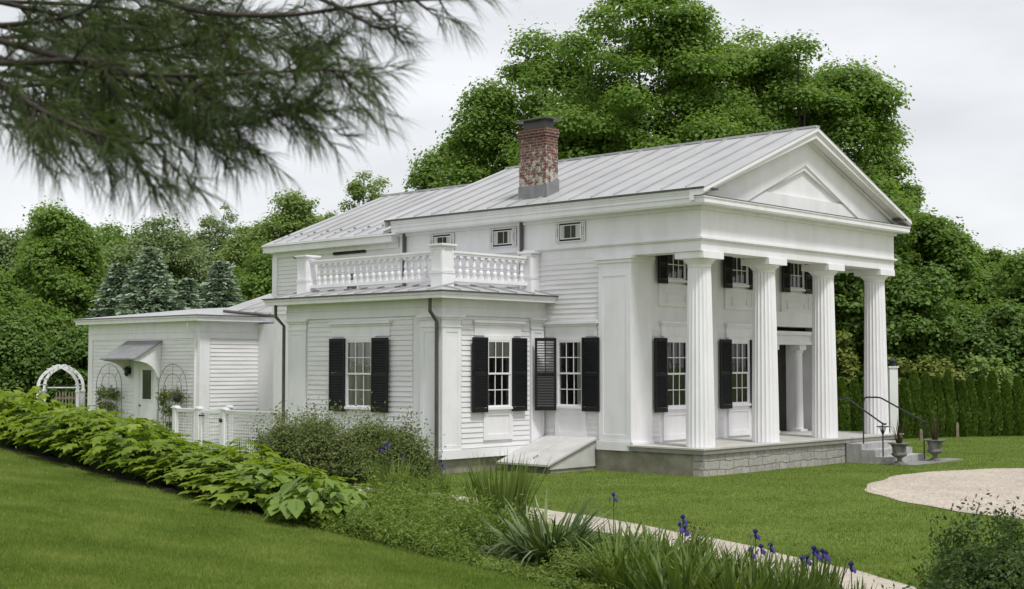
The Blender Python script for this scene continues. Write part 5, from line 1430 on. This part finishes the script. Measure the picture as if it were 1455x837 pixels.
# ------------------------------------------------------------------ the pine that reaches in over the lawn
pine = empty('pine_tree', (-3.1, 3.6, float(ground_z(-3.1, 3.6)))); tag(pine, 'pine bough with long dark needles hanging in over the top of the lawn', 'pine')
gz_p = float(ground_z(-3.1, 3.6)); off = np.array([-3.1, 3.6, gz_p])
PB = [[(-1.317, 3.2, 3.161), (-1.197, 3.15, 3.133), (-0.976, 3.1, 3.128), (-0.917, 3.1, 3.099), (-0.737, 3.05, 3.083), (-0.545, 3, 3.079), (-0.397, 2.95, 3.073), (-0.292, 2.9, 3.047)],
      [(-1.235, 3, 3.099), (-1.121, 2.95, 3.045), (-1.019, 2.9, 2.979), (-0.922, 2.85, 2.932), (-0.81, 2.8, 2.893), (-0.698, 2.75, 2.876)],
      [(-1.442, 3.5, 3.303), (-1.167, 3.4, 3.298), (-1.046, 3.4, 3.338), (-0.904, 3.4, 3.386)],
      [(-1.359, 3.3, 3.218), (-1.151, 3.3, 3.14), (-1.006, 3.2, 3.078), (-0.842, 3.15, 3.02), (-0.683, 3.1, 2.978), (-0.576, 3.05, 2.979), (-0.489, 3, 2.992), (-0.45, 3, 3.02)],
      [(-1.146, 3.6, 3.462), (-0.912, 3.5, 3.377), (-0.772, 3.4, 3.318), (-0.574, 3.35, 3.298), (-0.419, 3.3, 3.302), (-0.285, 3.25, 3.306), (-0.147, 3.2, 3.3), (-0.046, 3.2, 3.317)],
      [(-0.935, 3.1, 3.109), (-0.771, 3.1, 3.076), (-0.635, 3, 3.005), (-0.468, 2.95, 2.97)],
      [(-1.397, 3.4, 3.081), (-1.29, 3.4, 3.081), (-1.184, 3.4, 3.054), (-1.095, 3.4, 3.045)],
      [(-1.525, 3.7, 3.392), (-1.214, 3.7, 3.314), (-0.955, 3.6, 3.271), (-0.749, 3.6, 3.309), (-0.563, 3.5, 3.248), (-0.453, 3.5, 3.266)],
      [(-1.609, 3.9, 3.506), (-1.322, 3.9, 3.444), (-1.089, 3.8, 3.378), (-0.93, 3.8, 3.418), (-0.791, 3.8, 3.479)],
      [(-1.563, 3.8, 3.258), (-1.364, 3.8, 3.237), (-1.134, 3.7, 3.158), (-0.942, 3.7, 3.177), (-0.747, 3.6, 3.176)],
      [(-0.619, 3.4, 3.404), (-0.445, 3.3, 3.315), (-0.314, 3.2, 3.228), (-0.27, 3.2, 3.245)],
      [(-1.73, 4.2, 3.433), (-1.379, 4.2, 3.455), (-1.023, 4.1, 3.366), (-0.789, 4, 3.333)],
      [(-1.727, 4.2, 3.278), (-1.464, 4.2, 3.3), (-1.215, 4.1, 3.301), (-1.038, 4, 3.175)],
      [(-1.815, 4.4, 3.621), (-1.331, 4.4, 3.597), (-1.007, 4.3, 3.503), (-0.72, 4.2, 3.522)]]

rp = np.random.default_rng(77); pb = MB(); NB, ND, NL = [], [], []
def spline(P, m=14):
    P = [np.array(p, float) for p in P]; Q = []
    for i in range(len(P) - 1):
        p = [P[max(0, min(len(P) - 1, i + k))] for k in (-1, 0, 1, 2)]
        for f in np.linspace(0, 1, m, endpoint=False):
            Q.append(0.5 * ((2 * p[1]) + (-p[0] + p[2]) * f + (2 * p[0] - 5 * p[1] + 4 * p[2] - p[3]) * f * f + (-p[0] + 3 * p[1] - 3 * p[2] + p[3]) * f ** 3))
    Q.append(P[-1]); return np.array(Q)
def needles(Q, start, dens, L):
    """bundles of needles along the twig Q from its fraction start to the tip"""
    seg = np.linalg.norm(np.diff(Q, axis=0), axis=1); tot = seg.sum(); nb = max(3, int(tot * (1 - start) * dens))
    cum = np.concatenate([[0], np.cumsum(seg)])
    for u in np.linspace(start, 1, nb):
        i = min(np.searchsorted(cum, u * tot, 'right') - 1, len(Q) - 2); fr = (u * tot - cum[i]) / (seg[i] + 1e-9)
        p = Q[i] + (Q[i + 1] - Q[i]) * fr; d = (Q[i + 1] - Q[i]) / (seg[i] + 1e-9)
        r = rp.normal(size=3); r -= r.dot(d) * d; r /= np.linalg.norm(r)
        f = d * 0.75 + r * 0.62 + np.array([0, 0, -0.22]); f /= np.linalg.norm(f)
        for k in range(5):
            e = f + rp.normal(size=3) * 0.13; NB.append(p); ND.append(e / np.linalg.norm(e)); NL.append(L * rp.uniform(0.7, 1.15))
def sprout(Q, dens, n_tw, tl, i0=0.15, level=0):
    for u in np.linspace(i0, 0.97, n_tw):
        i = int(u * (len(Q) - 2)); d = Q[i + 1] - Q[i]; d /= np.linalg.norm(d)
        r = rp.normal(size=3) * np.array([1, 1, 0.75]); r -= r.dot(d) * d; r /= np.linalg.norm(r)
        l = tl * rp.uniform(0.5, 1.2) * (1 - 0.35 * u); e = d * 0.75 + r * 0.75; e /= np.linalg.norm(e)
        tw = spline([Q[i], Q[i] + e * l * 0.5 + np.array([0, 0, -0.012]), Q[i] + e * l + d * l * 0.2 + np.array([0, 0, -0.012])], 6)
        pb.tube([tuple(q - off) for q in tw[::2]], [0.0035, 0.0028, 0.0022, 0.0018, 0.0015, 0.0012, 0.001][:len(tw[::2])], 5, cap=False)
        needles(tw, 0.2, dens, 0.088)
        if level == 0 and l > tl * 0.6: sprout(tw, dens, 2, tl * 0.55, 0.35, 1)
for bi, B in enumerate(PB):
    hub = np.array([-3.1, 3.6, 3.0 + 0.12 * bi]); Q = spline(B)
    lead = spline([hub, hub * 0.45 + Q[0] * 0.55 + np.array([0, 0, 0.05]), Q[0]], 8)
    A = np.concatenate([lead[:-1], Q]); m_ = len(A)
    pb.tube([tuple(q - off) for q in A], [0.0095 * (1 - i / m_) ** 1.2 + 0.0020 for i in range(m_)], 6, cap=False)
    L = np.linalg.norm(np.diff(Q, axis=0), axis=1).sum()
    thin = bi in (4, 10)
    sprout(Q, 70 if thin else 100, max(5, int(L * (12 if thin else 33))), 0.12 if thin else 0.15)
    needles(Q, 0.45, 60 if thin else 85, 0.085)
B_, D_, L_n = np.array(NB) - off, np.array(ND), np.array(NL)[:, None]; n = len(B_)
sd = np.cross(D_, rp.normal(size=(n, 3))); sd /= np.linalg.norm(sd, axis=1, keepdims=True); wn = 0.00075
mid = B_ + D_ * L_n * 0.55 + np.array([0, 0, -0.003]); tip = B_ + D_ * L_n + np.array([0, 0, -0.016])
V = np.stack([B_ - sd * wn, B_ + sd * wn, mid + sd * wn, mid - sd * wn, tip], 1).reshape(-1, 3)
o5 = (np.arange(n) * 5)[:, None]
Fq = np.concatenate([o5 + np.array([[0, 1, 2]]), o5 + np.array([[0, 2, 3]]), o5 + np.array([[3, 2, 4]])])
np_obj('needles', V, Fq, NEEDLE, pine)
pb.build('branches', PINEBARK, pine, True)
tk = MB(); tk.tube([(0, 0, -0.3), (0.03, 0.02, 1.5), (-0.02, 0.05, 4.0), (0.02, 0, 7.5), (0, 0, 10.5)], [0.20, 0.17, 0.13, 0.075, 0.02], 12); tk.build('trunk', PINEBARK, pine, True)
